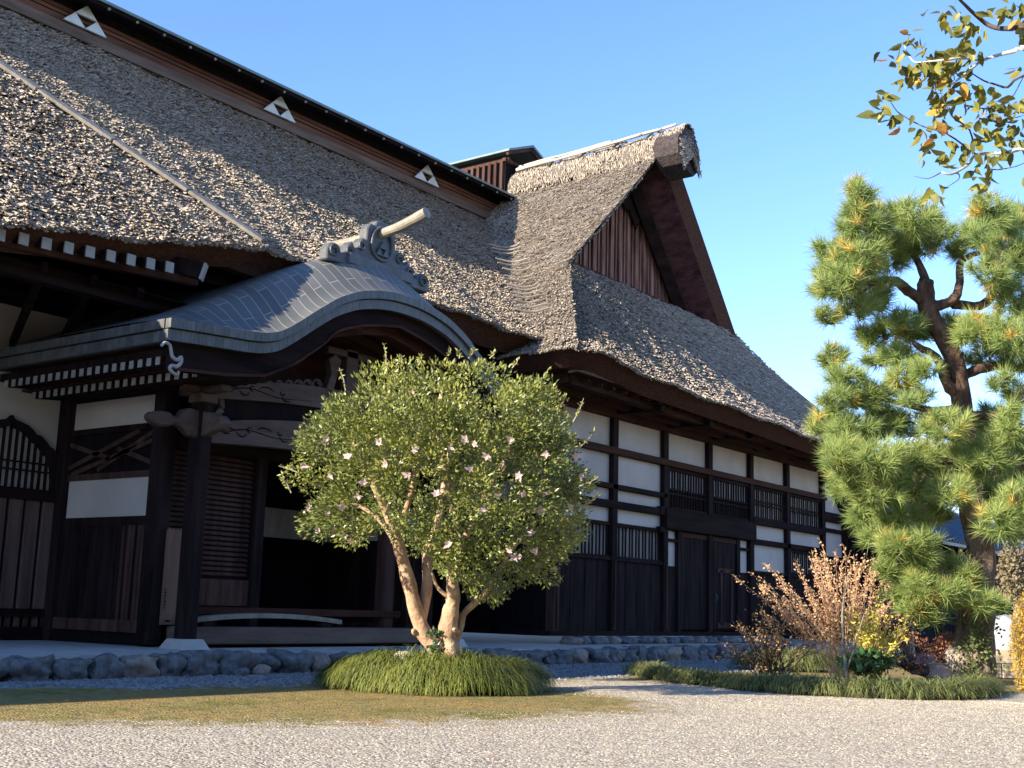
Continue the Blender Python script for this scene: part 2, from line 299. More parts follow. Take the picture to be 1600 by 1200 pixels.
def rock_mesh(name, sx, sy, sz, seed, sub=3, lump=.18, boxy=.55, org=(0, 0, 0), flat=.0):
    import bmesh
    from mathutils import noise
    bm = bmesh.new(); bmesh.ops.create_cube(bm, size=2)
    bmesh.ops.subdivide_edges(bm, edges=bm.edges[:], cuts=sub*2, use_grid_fill=True)
    for v in bm.verts:
        c = v.co.copy(); s_ = c.normalized()*1.15; p = c.lerp(s_, boxy)
        n = noise.noise(p*1.3+Vector((seed*3.1, seed*1.7, seed)))*lump*1.6+noise.noise(p*3.7+Vector((seed, seed*2.3, 5)))*lump*.5
        p = p*(1+n); v.co = Vector((p.x*sx, p.y*sy, p.z*sz))
    me = bpy.data.meshes.new(name); bm.to_mesh(me); bm.free()
    me.polygons.foreach_set('use_smooth', [True]*len(me.polygons)); return me
def pebbles(name, label, n, xr, yfn, smin, smax, mt, seed):
    g = np.random.default_rng(seed); x = g.uniform(xr[0], xr[1], n); lo, hi = yfn(x); hi = hi+(.28*np.sin(x*2.3+seed)+.2*np.sin(x*5.9)+g.normal(0, .40, n))*(hi < 13); lo = lo+g.normal(0, .15, n)+.15*np.sin(x*4.1); y = g.uniform(0, 1, n)*(hi-lo)+lo
    s = g.uniform(smin, smax, n); base = np.array([[1, 0, 0], [.3, .9, 0], [-.8, .6, 0], [-.8, -.6, 0], [.3, -.9, 0], [.1, 0, .6], [-.3, .1, .55]])
    F_ = np.array([[0, 1, 5], [1, 6, 5], [1, 2, 6], [2, 3, 6], [3, 4, 6], [4, 5, 6], [4, 0, 5]])
    th = g.uniform(0, 6.28, n); c, s_ = np.cos(th), np.sin(th); B = np.repeat(base[None], n, 0)*g.uniform(.75, 1.25, (n, 7, 1))
    ax = g.uniform(.8, 1.5, n); bx = B[:, :, 0]*ax[:, None]; by = B[:, :, 1]; bz = B[:, :, 2]*g.uniform(.7, 1.2, n)[:, None]
    V = np.stack([(bx*c[:, None]-by*s_[:, None])*s[:, None]+x[:, None], (bx*s_[:, None]+by*c[:, None])*s[:, None]+y[:, None], bz*s[:, None]-.004], -1).reshape(-1, 3)
    T_ = (F_[None]+(np.arange(n)*7)[:, None, None]).reshape(-1, 3); me = np_mesh(name, V, tris=T_, rndv=np.repeat(g.uniform(0, 1, n), 7))
    o = link_mesh(name, me, mt); tag(o, label, 'gravel', kind='stuff')
GRAVW = mat('pale_pebble', (.19, .16, .115), .9, (.60, .53, .41), 3, attr='rnd', spec=.15)
GRAVD = mat('grey_pebble', (0.0910, 0.0980, 0.1050), .9, (0.2940, 0.3010, 0.3010), 3, attr='rnd', spec=.15)
_hi = [(0, 14), (7.9, 12.7), (9.3, 11.9), (11.5, 11.4), (13.4, 11), (14.6, 10.8), (17, 10.5), (30, 10.3)]
_lo = [(0, 10.5), (5.6, 9.3), (6.5, 8.4), (7.45, 7.5), (9.2, 6.8), (11.35, 6.4), (15, 6.4), (20, 3), (30, 2)]
pebbles('coarse_gravel', 'coarse grey stones in the drip strip along the boulder edging', 26000, (6.5, 30), lambda x: (seg_y(_hi, x)-.15, np.full_like(x, 13.3)), .016, .045, GRAVD, 3)
pebbles('pale_gravel', 'pale fine gravel covering the sunlit foreground', 90000, (3.5, 17), lambda x: (np.maximum(.0, x*.38-2.2), seg_y(_lo, x)+.2), .006, .014, GRAVW, 4)
pebbles('gravel_clearing', 'patch of pale gravel between the grass mound and the border', 14000, (12.6, 18), lambda x: (np.full_like(x, 6.0), np.full_like(x, 10.0)), .007, .015, GRAVW, 5)

# ------------------------------------------------------------------ platform and edging stones
pl = MB(); pl.box(-34, 46, 13.52, 40, -.3, .285); o = pl.build('stone_platform', CONC); o['kind'] = 'structure'; tag(o, 'pale concrete apron under the temple eaves', 'platform', kind='structure')
ORDN = ['first', 'second', 'third', 'fourth', 'fifth', 'sixth', 'seventh', 'eighth', 'ninth', 'tenth', 'eleventh', 'twelfth', 'thirteenth', 'fourteenth', 'fifteenth', 'sixteenth', 'seventeenth', 'eighteenth', 'nineteenth', 'twentieth']
def ordn(i):
    return ORDN[i] if i < 20 else ('twenty-' if i < 29 else 'thirty-' if i > 29 else '')+(ORDN[i-20] if i < 29 else ORDN[i-30] if i > 29 else 'thirtieth')
x = 7.75; k = 0
while x < 31.0:
    wdt = rnd.uniform(.42, .78) if k % 5 else rnd.uniform(.32, .45); h = rnd.uniform(.25, .31)*(.9 if wdt < .5 else 1)
    c = (x+wdt/2, 13.42+rnd.uniform(-.05, .05), h*.42)
    me = rock_mesh('edging_boulder', wdt*.48, .20, h*.6, k+1, lump=.27, boxy=.33)
    o = link_mesh('edging_boulder', me, STONE if k % 6 != 4 else STONEB, org=c); o.rotation_euler = (rnd.uniform(-.08, .08), rnd.uniform(-.08, .08), rnd.uniform(-.12, .12))
    tag(o, '%s rounded boulder from the left in the edging of the temple platform' % ordn(k), 'boulder', 'boulders edging the temple platform')
    x += wdt+rnd.uniform(.0, .05); k += 1
for i, (px, d, s) in enumerate([(205, 18.6, .12), (168, 18.4, .09), (152, 18.6, .07)]):
    p = at(px, 1045, d); me = rock_mesh('loose_stone', s, s*.8, s*.65, 40+i, sub=2, boxy=.9); o = link_mesh('loose_stone', me, [STONEB, STONE, STONE][i], org=(p[0], 13.12, s*.5))
    tag(o, ['pale round stone leaning on the edging boulders at left', 'small grey stone beside the pale round one', 'smallest loose stone left of the other two by the edging'][i], 'stone', 'loose stones by the edging')
x = 22.3; k = 0
while x < 33:
    wdt = rnd.uniform(.35, .9); me = rock_mesh('foundation_stone', wdt*.45, .22, .095, 60+k, sub=2, lump=.2, boxy=.8)
    o = link_mesh('foundation_stone', me, STONE if k % 3 else STONEB, org=(x+wdt/2, 15.12+rnd.uniform(-.04, .04), .345))
    tag(o, '%s flat stone from the left under the sill of the gabled wing' % ordn(k), 'foundation stone', 'foundation stones under the wing sill'); x += wdt+.03; k += 1

# ------------------------------------------------------------------ thatch
def thatch(name, parent, fn, area, dens, L0=.10, W0=.035, lift=.03, nu=60, nv=40, seed=1, under=None, fringe=0, base=True, jit=.03):
    """fn(u,v)->xyz arrays, v grows down the slope"""
    g = np.random.default_rng(seed)
    U, Vv = np.meshgrid(np.linspace(0, 1, nu+1), np.linspace(0, 1, nv+1), indexing='ij')
    P = fn(U.ravel(), Vv.ravel()); e = 1e-3
    def frame(u, v):
        p = fn(u, v); v0 = np.clip(v-e, 0, 1); v1 = np.clip(v+e, 0, 1); u0 = np.clip(u-e, 0, 1); u1 = np.clip(u+e, 0, 1)
        d = fn(u, v1)-fn(u, v0); a = fn(u1, v)-fn(u0, v)
        d /= np.linalg.norm(d, axis=1)[:, None]+1e-9; n = np.cross(a, d); n /= np.linalg.norm(n, axis=1)[:, None]+1e-9
        n *= np.sign(n[:, 2]+1e-6)[:, None]; return p, d, n
    p, d, n = frame(U.ravel(), Vv.ravel()); nb = p+n*(g.normal(-.035, jit*.5, len(p)))[:, None]
    a = (np.arange(nu)[:, None]*(nv+1)+np.arange(nv)[None, :]).ravel(); q = np.stack([a, a+1, a+nv+2, a+nv+1], -1)
    me = np_mesh(name, nb, quads=q, smooth=True, org=ORG[parent.name]); o = link_mesh(name, me, THATCH_BASE, parent)
    n_ = int(area*dens); u = g.uniform(0, 1, n_); v = g.uniform(0, 1, n_)**.97
    if fringe: v[:fringe] = g.uniform(.985, 1, fringe)
    p, d, n = frame(u, v); s = np.cross(n, d)
    th = g.normal(0, .33, n_); dd = d*np.cos(th)[:, None]+s*np.sin(th)[:, None]; ss = np.cross(n, dd)
    # low frequency lumpiness of the weathered thatch
    lump = .035*np.sin(p[:, 0]*2.3+p[:, 2]*3.1)*np.sin(p[:, 1]*2.9-p[:, 2]*1.7+1)+.02*np.sin(p[:, 0]*7.1+p[:, 1]*5.3)*np.sin(p[:, 2]*8.3)
    p = p+n*lump[:, None]+n*g.normal(0, .012, n_)[:, None]
    L = (L0*g.uniform(.6, 1.5, n_))[:, None]; W = (W0*g.uniform(.5, 1.3, n_)/2)[:, None]; H = (lift*g.uniform(.1, 1.7, n_))[:, None]
    A = p-ss*W-n*.012; B = p+ss*W-n*.012; C_ = p+dd*L+ss*W*.8+n*H; D = p+dd*L-ss*W*.8+n*H; E_ = p+dd*L*.9+ss*W*.8+n*(H-.03); G = p+dd*L*.9-ss*W*.8+n*(H-.03)
    V = np.stack([A, B, C_, D, E_, G], 1).reshape(-1, 3); b = np.arange(n_)*6
    Q = np.concatenate([np.stack([b, b+1, b+2, b+3], -1), np.stack([b+3, b+2, b+4, b+5], -1)]); T_ = np.concatenate([np.stack([b+1, b+4, b+2], -1), np.stack([b, b+3, b+5], -1)])
    r = np.clip(g.beta(1.6, 1.6, n_), 0, 1); rr = np.concatenate([r, r*.7, r, r])
    me = np_mesh('straw_ends', V, quads=Q, tris=T_, rndv=rr, org=ORG[parent.name]); o2 = link_mesh('straw_ends', me, THATCH, parent); o2.parent = o
    o2['kind'] = 'stuff'; ORG[o2.name] = ORG[parent.name]
    return o
def fr(u): return np.asarray(u, float)
# ================================================================== MAIN HALL
hall = thing('main_hall', 'long thatched main hall with a boarded ridge bearing three triangle crests', 'temple hall', (14, 18.2, .28))
KM = .86
XC, YF = 14.95, 13.5                     # axis and front lip of the curved porch roof
def XW(z): return np.interp(z, [5.5, 6.25, 9.25, 13.7, 15], [19.1, 20.0, 23.62, 28.15, 29.3])
def f_main(u, v):
    u, v = fr(u), fr(v); Y = 21.15-(21.15-14.75)*v; z = 6.67+KM*(Y-14.75)+(-.24*np.clip(u*1.8, 0, 1)+.10*np.clip(1-u*2.5, 0, 1))*np.sin(np.pi*v)+.05*np.sin(u*21)*v
    z = z+.10*np.exp(-((1-v)/.06)**2)*.0
    xr = XW(z)+.5; xl = 6.5+5.0*v
    X = xl+(xr-xl)*u; return np.stack([X, Y+.04*np.sin(X*2.1)*(v > .95), z], -1)
main_roof = thatch('thatched_roof', hall, f_main, 115, 760, L0=.12, W0=.025, lift=.036, nu=110, nv=60, seed=11, fringe=5000)
def strip(b, A, B_, n=60):
    """ruled surface between two curves A(t), B(t)"""
    b.grid(lambda s, t: tuple(np.array(A(s))*(1-t)+np.array(B_(s))*t), n, 2); return b
b = MB(); strip(b, lambda s: (11.6+9.4*s, 14.76, 6.66), lambda s: (11.6+9.4*s, 15.2, 6.28)); b.build('eave_straw', STRAWCUT, hall)
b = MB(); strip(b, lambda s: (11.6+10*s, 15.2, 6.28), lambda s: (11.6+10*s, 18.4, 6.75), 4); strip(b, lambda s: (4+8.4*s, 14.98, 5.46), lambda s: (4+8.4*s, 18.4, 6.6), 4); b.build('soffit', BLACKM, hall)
b = MB(); strip(b, lambda s: (-2+30*s, 21.15, 12.05), lambda s: (-2+30*s, 30, 6.3), 4); b.build('rear_roof', THATCH_BASE, hall)
b = MB(); b.box(11.9, 21.5, 15.45, 15.7, 6.05, 6.3); b.box(4, 12, 15.2, 15.4, 5.3, 5.55); b.build('purlin', DARKX, hall)
for X in (13.34, 16.7, 20.03):
    b = MB(); b.bar((X, 15.22, 6.44), (X, 18.2, 6.5), .2, .24); n_ = b.build('beam', DARKX, hall)
    b = MB(); b.box(X-.11, X+.11, 15.19, 15.215, 6.32, 6.56); b.build('beam_end', WHITEP, n_)
# --- ridge
rg = MB(); rg.box(-3, 27.6, 21.02, 21.4, 11.9, 12.95); ridge = rg.build('ridge_box', RUST, hall)
MB().box(-3, 27.6, 20.985, 21.02, 12.64, 12.95).build('upper_board', BLACKM, ridge)
for z0, z1, y0 in ((12.44, 12.455, 21.0), (12.54, 12.552, 21.005)): MB().box(-3, 27.6, y0, 21.03, z0, z1).build('board_joint', BLACKM, ridge)
MB().box(-3, 27.3, 20.88, 21.02, 12.02, 12.10).box(-3, 27.35, 20.93, 21.02, 12.10, 12.26).build('rail', WEATH, ridge)
b = MB(); b.extr([(-3, 20.42, 12.66), (-3, 21.02, 12.80), (-3, 21.02, 12.86), (-3, 20.42, 12.72)], (31.0, 0, 0)); b.build('ridge_soffit', BLACKM, ridge)
b = MB(); b.extr([(-3, 20.36, 12.73), (-3, 21.8, 13.12), (-3, 23.2, 12.73), (-3, 23.2, 12.79), (-3, 21.8, 13.19), (-3, 20.36, 12.79)], (31.0, 0, 0)); b.build('ridge_cap', GREENCU, ridge)
X = 12.6; pgm = None
while X < 27.9:
    b = MB(); b.tube([(X, 20.44, 12.67), (X, 20.40, 12.67)], .032, 6); b.build('peg', PALEW, ridge); X += .68
b = MB(); b.add([(27.2, 20.86, 11.98), (27.5, 20.86, 12.12), (28.35, 20.5, 12.72), (27.75, 20.5, 12.6)], [(0, 1, 2, 3)])
b.extr([(27.15, 20.88, 11.95), (27.35, 20.88, 12.2), (28.2, 20.88, 12.8), (28.4, 20.88, 12.6)], (0, .25, 0)); b.build('end_flashing', TILE, ridge)
def tri(b, cx, cz, w_, h_, y0, y1): b.xz([(cx-w_/2, cz), (cx+w_/2, cz), (cx, cz+h_)], y0, y1)
for k, X in enumerate((7.75, 13.07, 18.34, 23.68)):
    b = MB(); y = 20.85
    tri(b, X-.25, 12.28, .5, .25, y, y+.05); tri(b, X+.25, 12.28, .5, .25, y, y+.05); tri(b, X, 12.53, .5, .25, y, y+.05)
    b.build('crest_emblem', TIN, hall)
# --- projecting hipped roof on the left
LZ = [(3, 5.6), (6.2, 5.66), (8.14, 5.78), (9.07, 5.92), (10.08, 6.11), (11.19, 6.32), (12.5, 6.61)]
def f_hip(u, v):
    u, v = fr(u), fr(v); X = 4+8.48*u; zl = np.interp(X, [p[0] for p in LZ], [p[1] for p in LZ]); yt = np.minimum(14.5+(12.52-X), 20.1); zt = 6.61+.86*(yt-14.5)
    Y = yt+(14.5-yt)*v; z = zt+(zl-zt)*v-.12*np.sin(np.pi*v)*(yt-14.5)/4; return np.stack([X, Y, z], -1)
hipr = thatch('projecting_roof', hall, f_hip, 42, 640, L0=.14, W0=.031, lift=.046, nu=70, nv=40, seed=12, fringe=1500)
b = MB(); b.grid(lambda s, t: (12.52-5.5*s, 14.5+5.5*s, 6.61+.86*5.5*s) if t == 0 else (12.52, 14.5+5.5*s, 6.6-.1*s), 30, 1); b.build('side_thatch', THATCH_BASE, hall)
b = MB(); strip(b, lambda s: tuple(f_hip([s], [1.0])[0]+np.array([0, .01, -.01])), lambda s: tuple(f_hip([s], [1.0])[0]+np.array([0, .42, -.34]))); b.build('eave_straw', STRAWCUT, hall)
hb = []
for i in range(7):
    a, c = i*.86, i*.86+.84
    A = np.array([12.55-a, 14.46+a, 6.66+.86*a]); B_ = np.array([12.55-c, 14.46+c, 6.66+.86*c]); b = MB(); b.bar(A, B_, .20, .06, upv=(-.3, -.3, 1)); b.build('hip_board', PALEW, hall, bevel=.01)
xs_r = [8.22-.336*3+.336*i for i in range(12)]
for X in xs_r:
    zc = np.interp(X, [8.18, 10.98], [5.61, 5.84]); b = MB(); b.bar((X, 14.62, zc-.005), (X, 18.3, zc+.9), .12, .14); r = b.build('rafter', DARK, hall)
    b = MB(); b.box(X-.07, X+.07, 14.59, 14.615, zc-.08, zc+.08); b.build('rafter_end', WHITEP, r)
b = MB(); b.bar((11.46, 14.55, 5.89), (8.9, 17.4, 6.7), .16, .24); r = b.build('corner_rafter', DARK, hall)
b = MB(); b.bar((11.49, 14.515, 5.88), (11.465, 14.544, 5.89), .17, .26); b.build('rafter_end', WHITEP, r)
for k in range(5):
    x0 = 7.6+k*.8; MB().bar((x0, 15.1, 5.5), (x0+1.4, 18.1, 5.0), .1, .14).build('strut', DARK, hall)
MB().bar((6, 14.85, 5.44), (11.6, 14.85, 5.8), .12, .12).build('eave_beam', BROWNX, hall)
MB().bar((12.0, 15.05, 6.35), (13.2, 15.2, 6.36), .2, .24).build('eave_beam', BROWNX, hall)
b = MB(); strip(b, lambda s: (-34+40*s, 14.5, 5.62), lambda s: (-34+40*s, 21.2, 12.1), 8); b.build('west_slope', THATCH_BASE, hall)
b = MB(); strip(b, lambda s: (-34+33*s, 21.15, 12.05), lambda s: (-34+33*s, 30, 6.3), 4); b.build('rear_roof', THATCH_BASE, hall)
MB().box(-34, -2.9, 21.02, 21.8, 11.9, 13.0).build('ridge_box', RUST, hall); MB().box(-33, 3, 18.36, 18.6, .28, 7.2).build('wall', BLACKM, hall)
MB().box(-33, 4, 18.30, 18.35, 2.7, 5.6).build('plaster_panel', PLASTER, hall)
# --- facade
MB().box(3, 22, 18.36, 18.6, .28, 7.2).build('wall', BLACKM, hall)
def panel(par, x0, x1, z0, z1, y=18.30): MB().box(x0, x1, y, y+.05, z0, z1).build('plaster_panel', PLASTER, par)
panel(hall, 4, 11.68, 4.85, 5.66); panel(hall, 11.98, 13.8, 4.85, 5.63); panel(hall, 14, 16, 4.85, 5.6); panel(hall, 18.2, 19.8, 3.2, 4.6); panel(hall, 20, 21.8, 3.2, 4.6)
for X in (8.0, 11.83, 13.9, 18.1, 19.9): MB().cbox(X-.11, X+.11, 18.16, 18.36, .3, 6.2).build('post', DARK, hall, bevel=.01)
MB().box(4, 22, 18.18, 18.36, 4.62, 4.84).box(4, 22, 18.18, 18.36, 5.68, 5.9).build('beam', DARKX, hall)
MB().box(4, 22, 18.15, 18.36, .3, .5).build('sill', DARKX, hall)
# wicket door with the bell-shaped window
panel(hall, 8.15, 11.70, 2.72, 4.6, 18.31)
def cusp(sgn, t):   # outer outline of the bell window from the peak outwards, t in [0,1]
    P = [(0, 3.86), (.05, 3.80), (.16, 3.77), (.30, 3.73), (.40, 3.66), (.46, 3.60), (.56, 3.58), (.66, 3.50), (.72, 3.43), (.80, 3.40), (.88, 3.30), (.93, 3.16), (.95, 2.9), (.95, 2.71)]
    s = t*(len(P)-1); i = min(int(s), len(P)-2); f = s-i
    return sgn*(P[i][0]*(1-f)+P[i+1][0]*f), P[i][1]*(1-f)+P[i+1][1]*f
XK = 10.80
wf = MB()
for sg in (-1, 1):
    for i in range(26):
        a0 = cusp(sg, i/26); a1 = cusp(sg, (i+1)/26); c0 = (a0[0]*.86, a0[1]-.13 if a0[1] > 3.0 else a0[1]); c1 = (a1[0]*.86, a1[1]-.13 if a1[1] > 3.0 else a1[1])
        wf.xz([(XK+a0[0], a0[1]), (XK+a1[0], a1[1]), (XK+c1[0], c1[1]), (XK+c0[0], c0[1])], 18.20, 18.30)
win = wf.build('bell_window', DARK, hall)
PAPER = mat('window_paper', (.55, .48, .38), .9, (.48, .43, .36), 2)
MB().xz([(XK+cusp(-1, t/20)[0]*.88, cusp(-1, t/20)[1]-.1) for t in range(20, -1, -1)]+[(XK+cusp(1, t/20)[0]*.88, cusp(1, t/20)[1]-.1) for t in range(1, 21)], 18.285, 18.30).build('pane', PAPER, win)
b = MB()
for i in range(-7, 8):
    X = XK+.115*i+.03; zt = np.interp(abs(X-XK), [0, .16, .30, .46, .66, .8, .9], [3.72, 3.66, 3.62, 3.48, 3.38, 3.27, 3.1]); b.box(X-.019, X+.019, 18.24, 18.28, 2.71, zt)
b.box(XK-.83, XK+.83, 18.235, 18.275, 3.115, 3.14).box(XK-.83, XK+.83, 18.235, 18.275, 2.985, 3.01); b.build('lattice', DARK, win)
door = MB().box(9.7, 11.78, 18.14, 18.3, 2.52, 2.70).build('door', DARKX, hall); MB().box(9.7, 11.78, 18.14, 18.3, .66, .78).build('door_rail', DARKX, door)
for i in range(7):
    X = 9.72+i*.295; MB().box(X, X+.235, 18.18+.004*(i % 2), 18.25, .78, 2.52).build('door_board', DOORW, door, bevel=.008)
MB().box(9.7, 11.78, 18.235, 18.29, .78, 2.52).build('back_board', BLACKM, door)
for i in range(13):
    X = 9.75+i*.16; MB().box(X, X+.09, 18.2, 18.25, .34, .66).build('slat', DOORW if i % 2 else BROWN, door)

# ================================================================== ENTRANCE PORCH
porch = thing('entrance_porch', 'entrance porch with a curved copper gable roof and carved girders on pillars', 'porch', (14.95, 15.7, .28))
PU = [0, .35, .7, 1.05, 1.25, 1.62, 2.08, 2.38, 2.76, 3.05, 3.4, 3.62, 4.24, 4.79]
PZ = [6.15, 6.14, 6.09, 6.01, 5.94, 5.77, 5.46, 5.24, 4.99, 4.90, 4.86, 4.85, 4.81, 4.77]
def smooth_tab(xs, ys, q):
    q = np.abs(np.asarray(q, float)); return (np.interp(q-.12, xs, ys)+np.interp(q, xs, ys)*2+np.interp(q+.12, xs, ys))/4 if np.ndim(q) else float((np.interp(abs(q-.12), xs, ys)+np.interp(q, xs, ys)*2+np.interp(q+.12, xs, ys))/4)
def prof(x): return smooth_tab(PU, PZ, abs(x-XC))
def zback(x): return smooth_tab([0, .6, 1.33, 2.0, 3.0, 3.76, 4.79], [6.96, 6.86, 6.60, 6.24, 5.66, 5.24, 4.79], abs(x-XC))
def sst(t): t = np.clip(t, 0, 1); return t*t*(3-2*t)
NU, NV = 120, 30; YB = 17.9
V = []; UV = []; arc = 0; prev = None
for i in range(NU+1):
    x = XC-4.79+9.58*i/NU
    p2 = (x, prof(x)); arc += 0 if prev is None else math.hypot(p2[0]-prev[0], p2[1]-prev[1]); prev = p2
    for j in range(NV+1):
        t = (j/NV)**1.6; y = YF+(YB-YF)*t; g_ = float(sst((y-YF)/1.05))**.8; z = prof(x)*(1-g_)+zback(x)*g_; V.append((x, y, z)); UV.append((y-YF, arc))
q = [(i*(NV+1)+j, (i+1)*(NV+1)+j, (i+1)*(NV+1)+j+1, i*(NV+1)+j+1) for i in range(NU) for j in range(NV)]
me = bpy.data.meshes.new('copper_roof'); o0 = ORG[porch.name]; me.from_pydata([tuple(np.array(p)-o0) for p in V], [], q); me.update()
uvl = me.uv_layers.new(name='UVMap')
for lp in me.loops: uvl.data[lp.index].uv = UV[lp.vertex_index]
me.polygons.foreach_set('use_smooth', [True]*len(me.polygons))
roof = link_mesh('copper_roof', me, COPPER, porch)
def curve_band(b, ztop, zbot, y0, y1, x0, x1, n=110):
    xs = np.linspace(x0, x1, n+1)
    for i in range(n):
        a, c = xs[i], xs[i+1]; v = [(a, y0, zbot(a)), (c, y0, zbot(c)), (c, y0, ztop(c)), (a, y0, ztop(a)), (a, y1, zbot(a)), (c, y1, zbot(c)), (c, y1, ztop(c)), (a, y1, ztop(a))]
        b.add(v, [(0, 1, 2, 3), (3, 2, 6, 7), (1, 0, 4, 5), (7, 6, 5, 4)])
        if i == 0: b.add([v[0], v[3], v[7], v[4]], [(0, 1, 2, 3)])
        if i == n-1: b.add([v[1], v[5], v[6], v[2]], [(0, 1, 2, 3)])
    return b
X0, X1 = XC-4.79, XC+4.79
for (dz0, dz1, yy) in ((.003, -.13, 13.47), (-.145, -.30, 13.52)):
    b = MB(); curve_band(b, lambda x: prof(x)+dz0, lambda x: prof(x)+dz1, yy, yy+.12, X0, X1)
    ins = 0 if dz0 > 0 else .04
    b.box(X0-.02+ins, X0+.1+ins, yy+.12, 18.0, 4.77+dz1, 4.77+dz0-.002).box(X1-.1-ins, X1+.02-ins, yy+.12, 18.0, 4.77+dz1, 4.77+dz0-.002); b.build('roof_fascia', COPF, porch)
BL_U = [0, .5, .86, 1.3, 1.57, 1.62, 1.78, 2.32, 2.9, 3.6, 4.5, 4.7]; BL_Z = [5.62, 5.54, 5.46, 5.32, 5.17, 5.08, 4.95, 4.56, 4.28, 4.17, 4.10, 4.12]
def blow(x): return float(np.interp(abs(x-XC), BL_U, BL_Z))
b = MB(); curve_band(b, lambda x: prof(x)-.29, blow, 13.66, 13.76, X0+.18, X1-.18); b.build('bargeboard', DARKX, porch)
b = MB(); curve_band(b, lambda x: blow(x)+.05, lambda x: blow(x)+.005, 13.635, 13.66, X0+.2, X1-.2); b.build('bargeboard_moulding', BROWNX, porch)
b = MB(); curve_band(b, lambda x: min(prof(x)-.32, blow(x)+.2), lambda x: blow(x)-.10 if abs(x-XC) < 1.5 else blow(x)+.02, 13.9, 14.0, XC-2.4, XC+2.4); b.build('inner_arch', BROWNX, porch)
# curved ribs under the roof
for yy in (14.35, 14.95):
    b = MB(); curve_band(b, lambda x: prof(x)-.40, lambda x: prof(x)-.54, yy, yy+.1, XC-2.2, XC+2.2, 60); b.build('curved_rafter', BROWNX, porch)
b = MB(); b.grid(lambda s, t: (X0+.1+(X1-X0-.2)*s, 13.6+4.3*t, prof(X0+.1+(X1-X0-.2)*s)-.31), 80, 4); b.build('soffit', BROWNX, porch)
b = MB(); curve_band(b, lambda x: prof(x)-.32, lambda x: 4.2, 15.3, 15.36, XC-3.0, XC+3.0, 60); b.build('tympanum_board', BROWNX, porch)
# white curls at the feet of the bargeboard
def curl(b, xc, sg, y0=13.40, y1=13.62):
    P = [(-.22, 4.34), (-.16, 4.40), (-.08, 4.38), (-.05, 4.30), (-.02, 4.23), (.06, 4.20), (.12, 4.25), (.12, 4.17), (.06, 4.11), (-.02, 4.11), (-.05, 4.06), (.02, 4.01), (.08, 4.0), (.10, 4.05)]
    Q = catmull([(xc+sg*p[0]+sg*0, 0, p[1]) for p in P], 4)
    for yy in (y0+.03,): b.tube([(p[0], yy, p[2]) for p in Q], [.021*(1-.45*abs(i/len(Q)-.5)*2)+.008 for i in range(len(Q))], 7)
    return b
for sg, xc in ((1, 10.22), (-1, 2*XC-10.22)): curl(MB(), xc, sg).build('carved_curl', WHITEP, porch, smooth=True)
# rafters of the side eaves (two rows, white ends)
for side in (-1, 1):
    for row, (dx, z, n_) in enumerate(((4.55, 4.27, 20), (4.05, 4.165, 21))):
        for k in range(n_):
            y = 14.02+k*.2+.06*row-(0.25 if row else 0); X = XC+side*dx; b = MB(); b.bar((X-side*.012, y, z), (X-side*1.3, y, z+.12), .085, .10); r = b.build('rafter', DARK, porch)
            MB().box(min(X, X-side*.012), max(X, X-side*.012), y-.047, y+.047, z-.056, z+.056).build('rafter_end', WHITEP, r)
    x_ = XC+side*4.4; MB().box(x_-.1, x_+.1, 13.8, 18.1, 4.34, 4.46).build('eave_board', DARK, porch)
    x_ = XC+side*3.9; MB().box(x_-.2, x_+.2, 13.9, 18.1, 4.235, 4.275).build('eave_board', BROWNX, porch)
# ornament and ridge tile
orn = thing  # placeholder name to keep order readable
P = [(-1.5, 6.62), (-1.5, 6.80), (-1.42, 6.92), (-1.28, 6.95), (-1.16, 6.88), (-1.10, 6.80), (-1.02, 6.82), (-.92, 7.00), (-.82, 7.08), (-.74, 6.98), (-.66, 6.98), (-.62, 7.12), (-.52, 7.22), (-.44, 7.18), (-.42, 7.40), (-.34, 7.52), (-.2, 7.50), (-.16, 7.60), (0, 7.64)]
P = [(p[0]*.86, p[1]) for p in P]; pts = [(XC+.06+p[0], p[1]) for p in P]+[(XC+.06-p[0], p[1]) for p in P[::-1][1:]]
b = MB(); n = len(pts); b.xz(pts, 14.22, 14.42); ornm = b.build('ridge_end_tile', TILE, porch, bevel=.02)
MB().box(XC-.75, XC+.85, 14.16, 14.26, 6.66, 6.86).build('base_tile', TILE, ornm, bevel=.015)
ring = [(XC+.06+.26*math.sin(a), 7.15+.30*math.cos(a)*(1.15 if math.cos(a) > 0 else .8)) for a in np.linspace(0, 2*math.pi, 25)]
b = MB(); b.tube([(p[0], 14.20, p[1]) for p in ring], .03, 6); tri(b, XC-.02, 6.98, .16, .13, 14.17, 14.23); tri(b, XC+.14, 6.98, .16, .13, 14.17, 14.23); tri(b, XC+.06, 7.11, .16, .13, 14.17, 14.23); b.build('crest', TILE, ornm)
for sg in (-1, 1):
    for k, (cx, cz, r_) in enumerate(((1.14, 6.8, .11), (.77, 6.88, .09), (.48, 7.05, .09))):
        MB().tube([(XC+.06+sg*cx+r_*math.cos(a)*(1-.5*a/9), 14.20, cz+r_*math.sin(a)*(1-.5*a/9)) for a in np.linspace(0, 9, 20)], .022, 6).build('scroll', TILE, ornm)
b = MB(); b.tube(catmull([(XC+.06, 15.9, 7.36), (XC+.06, 15.2, 7.36), (XC+.06, 14.5, 7.37), (XC+.06, 13.9, 7.43), (XC+.06, 13.5, 7.52), (XC+.06, 13.2, 7.60)], 4), [.09]*13+[.095]*4+[.10]*4, 14); b.build('ridge_tile', TILEL, porch, smooth=False)
b = MB(); b.box(XC-.06, XC+.18, 14.42, 16.2, 7.17, 7.22).box(XC-.12, XC+.24, 14.42, 16.2, 7.0, 7.15); b.build('ridge_course', TILEL, porch)
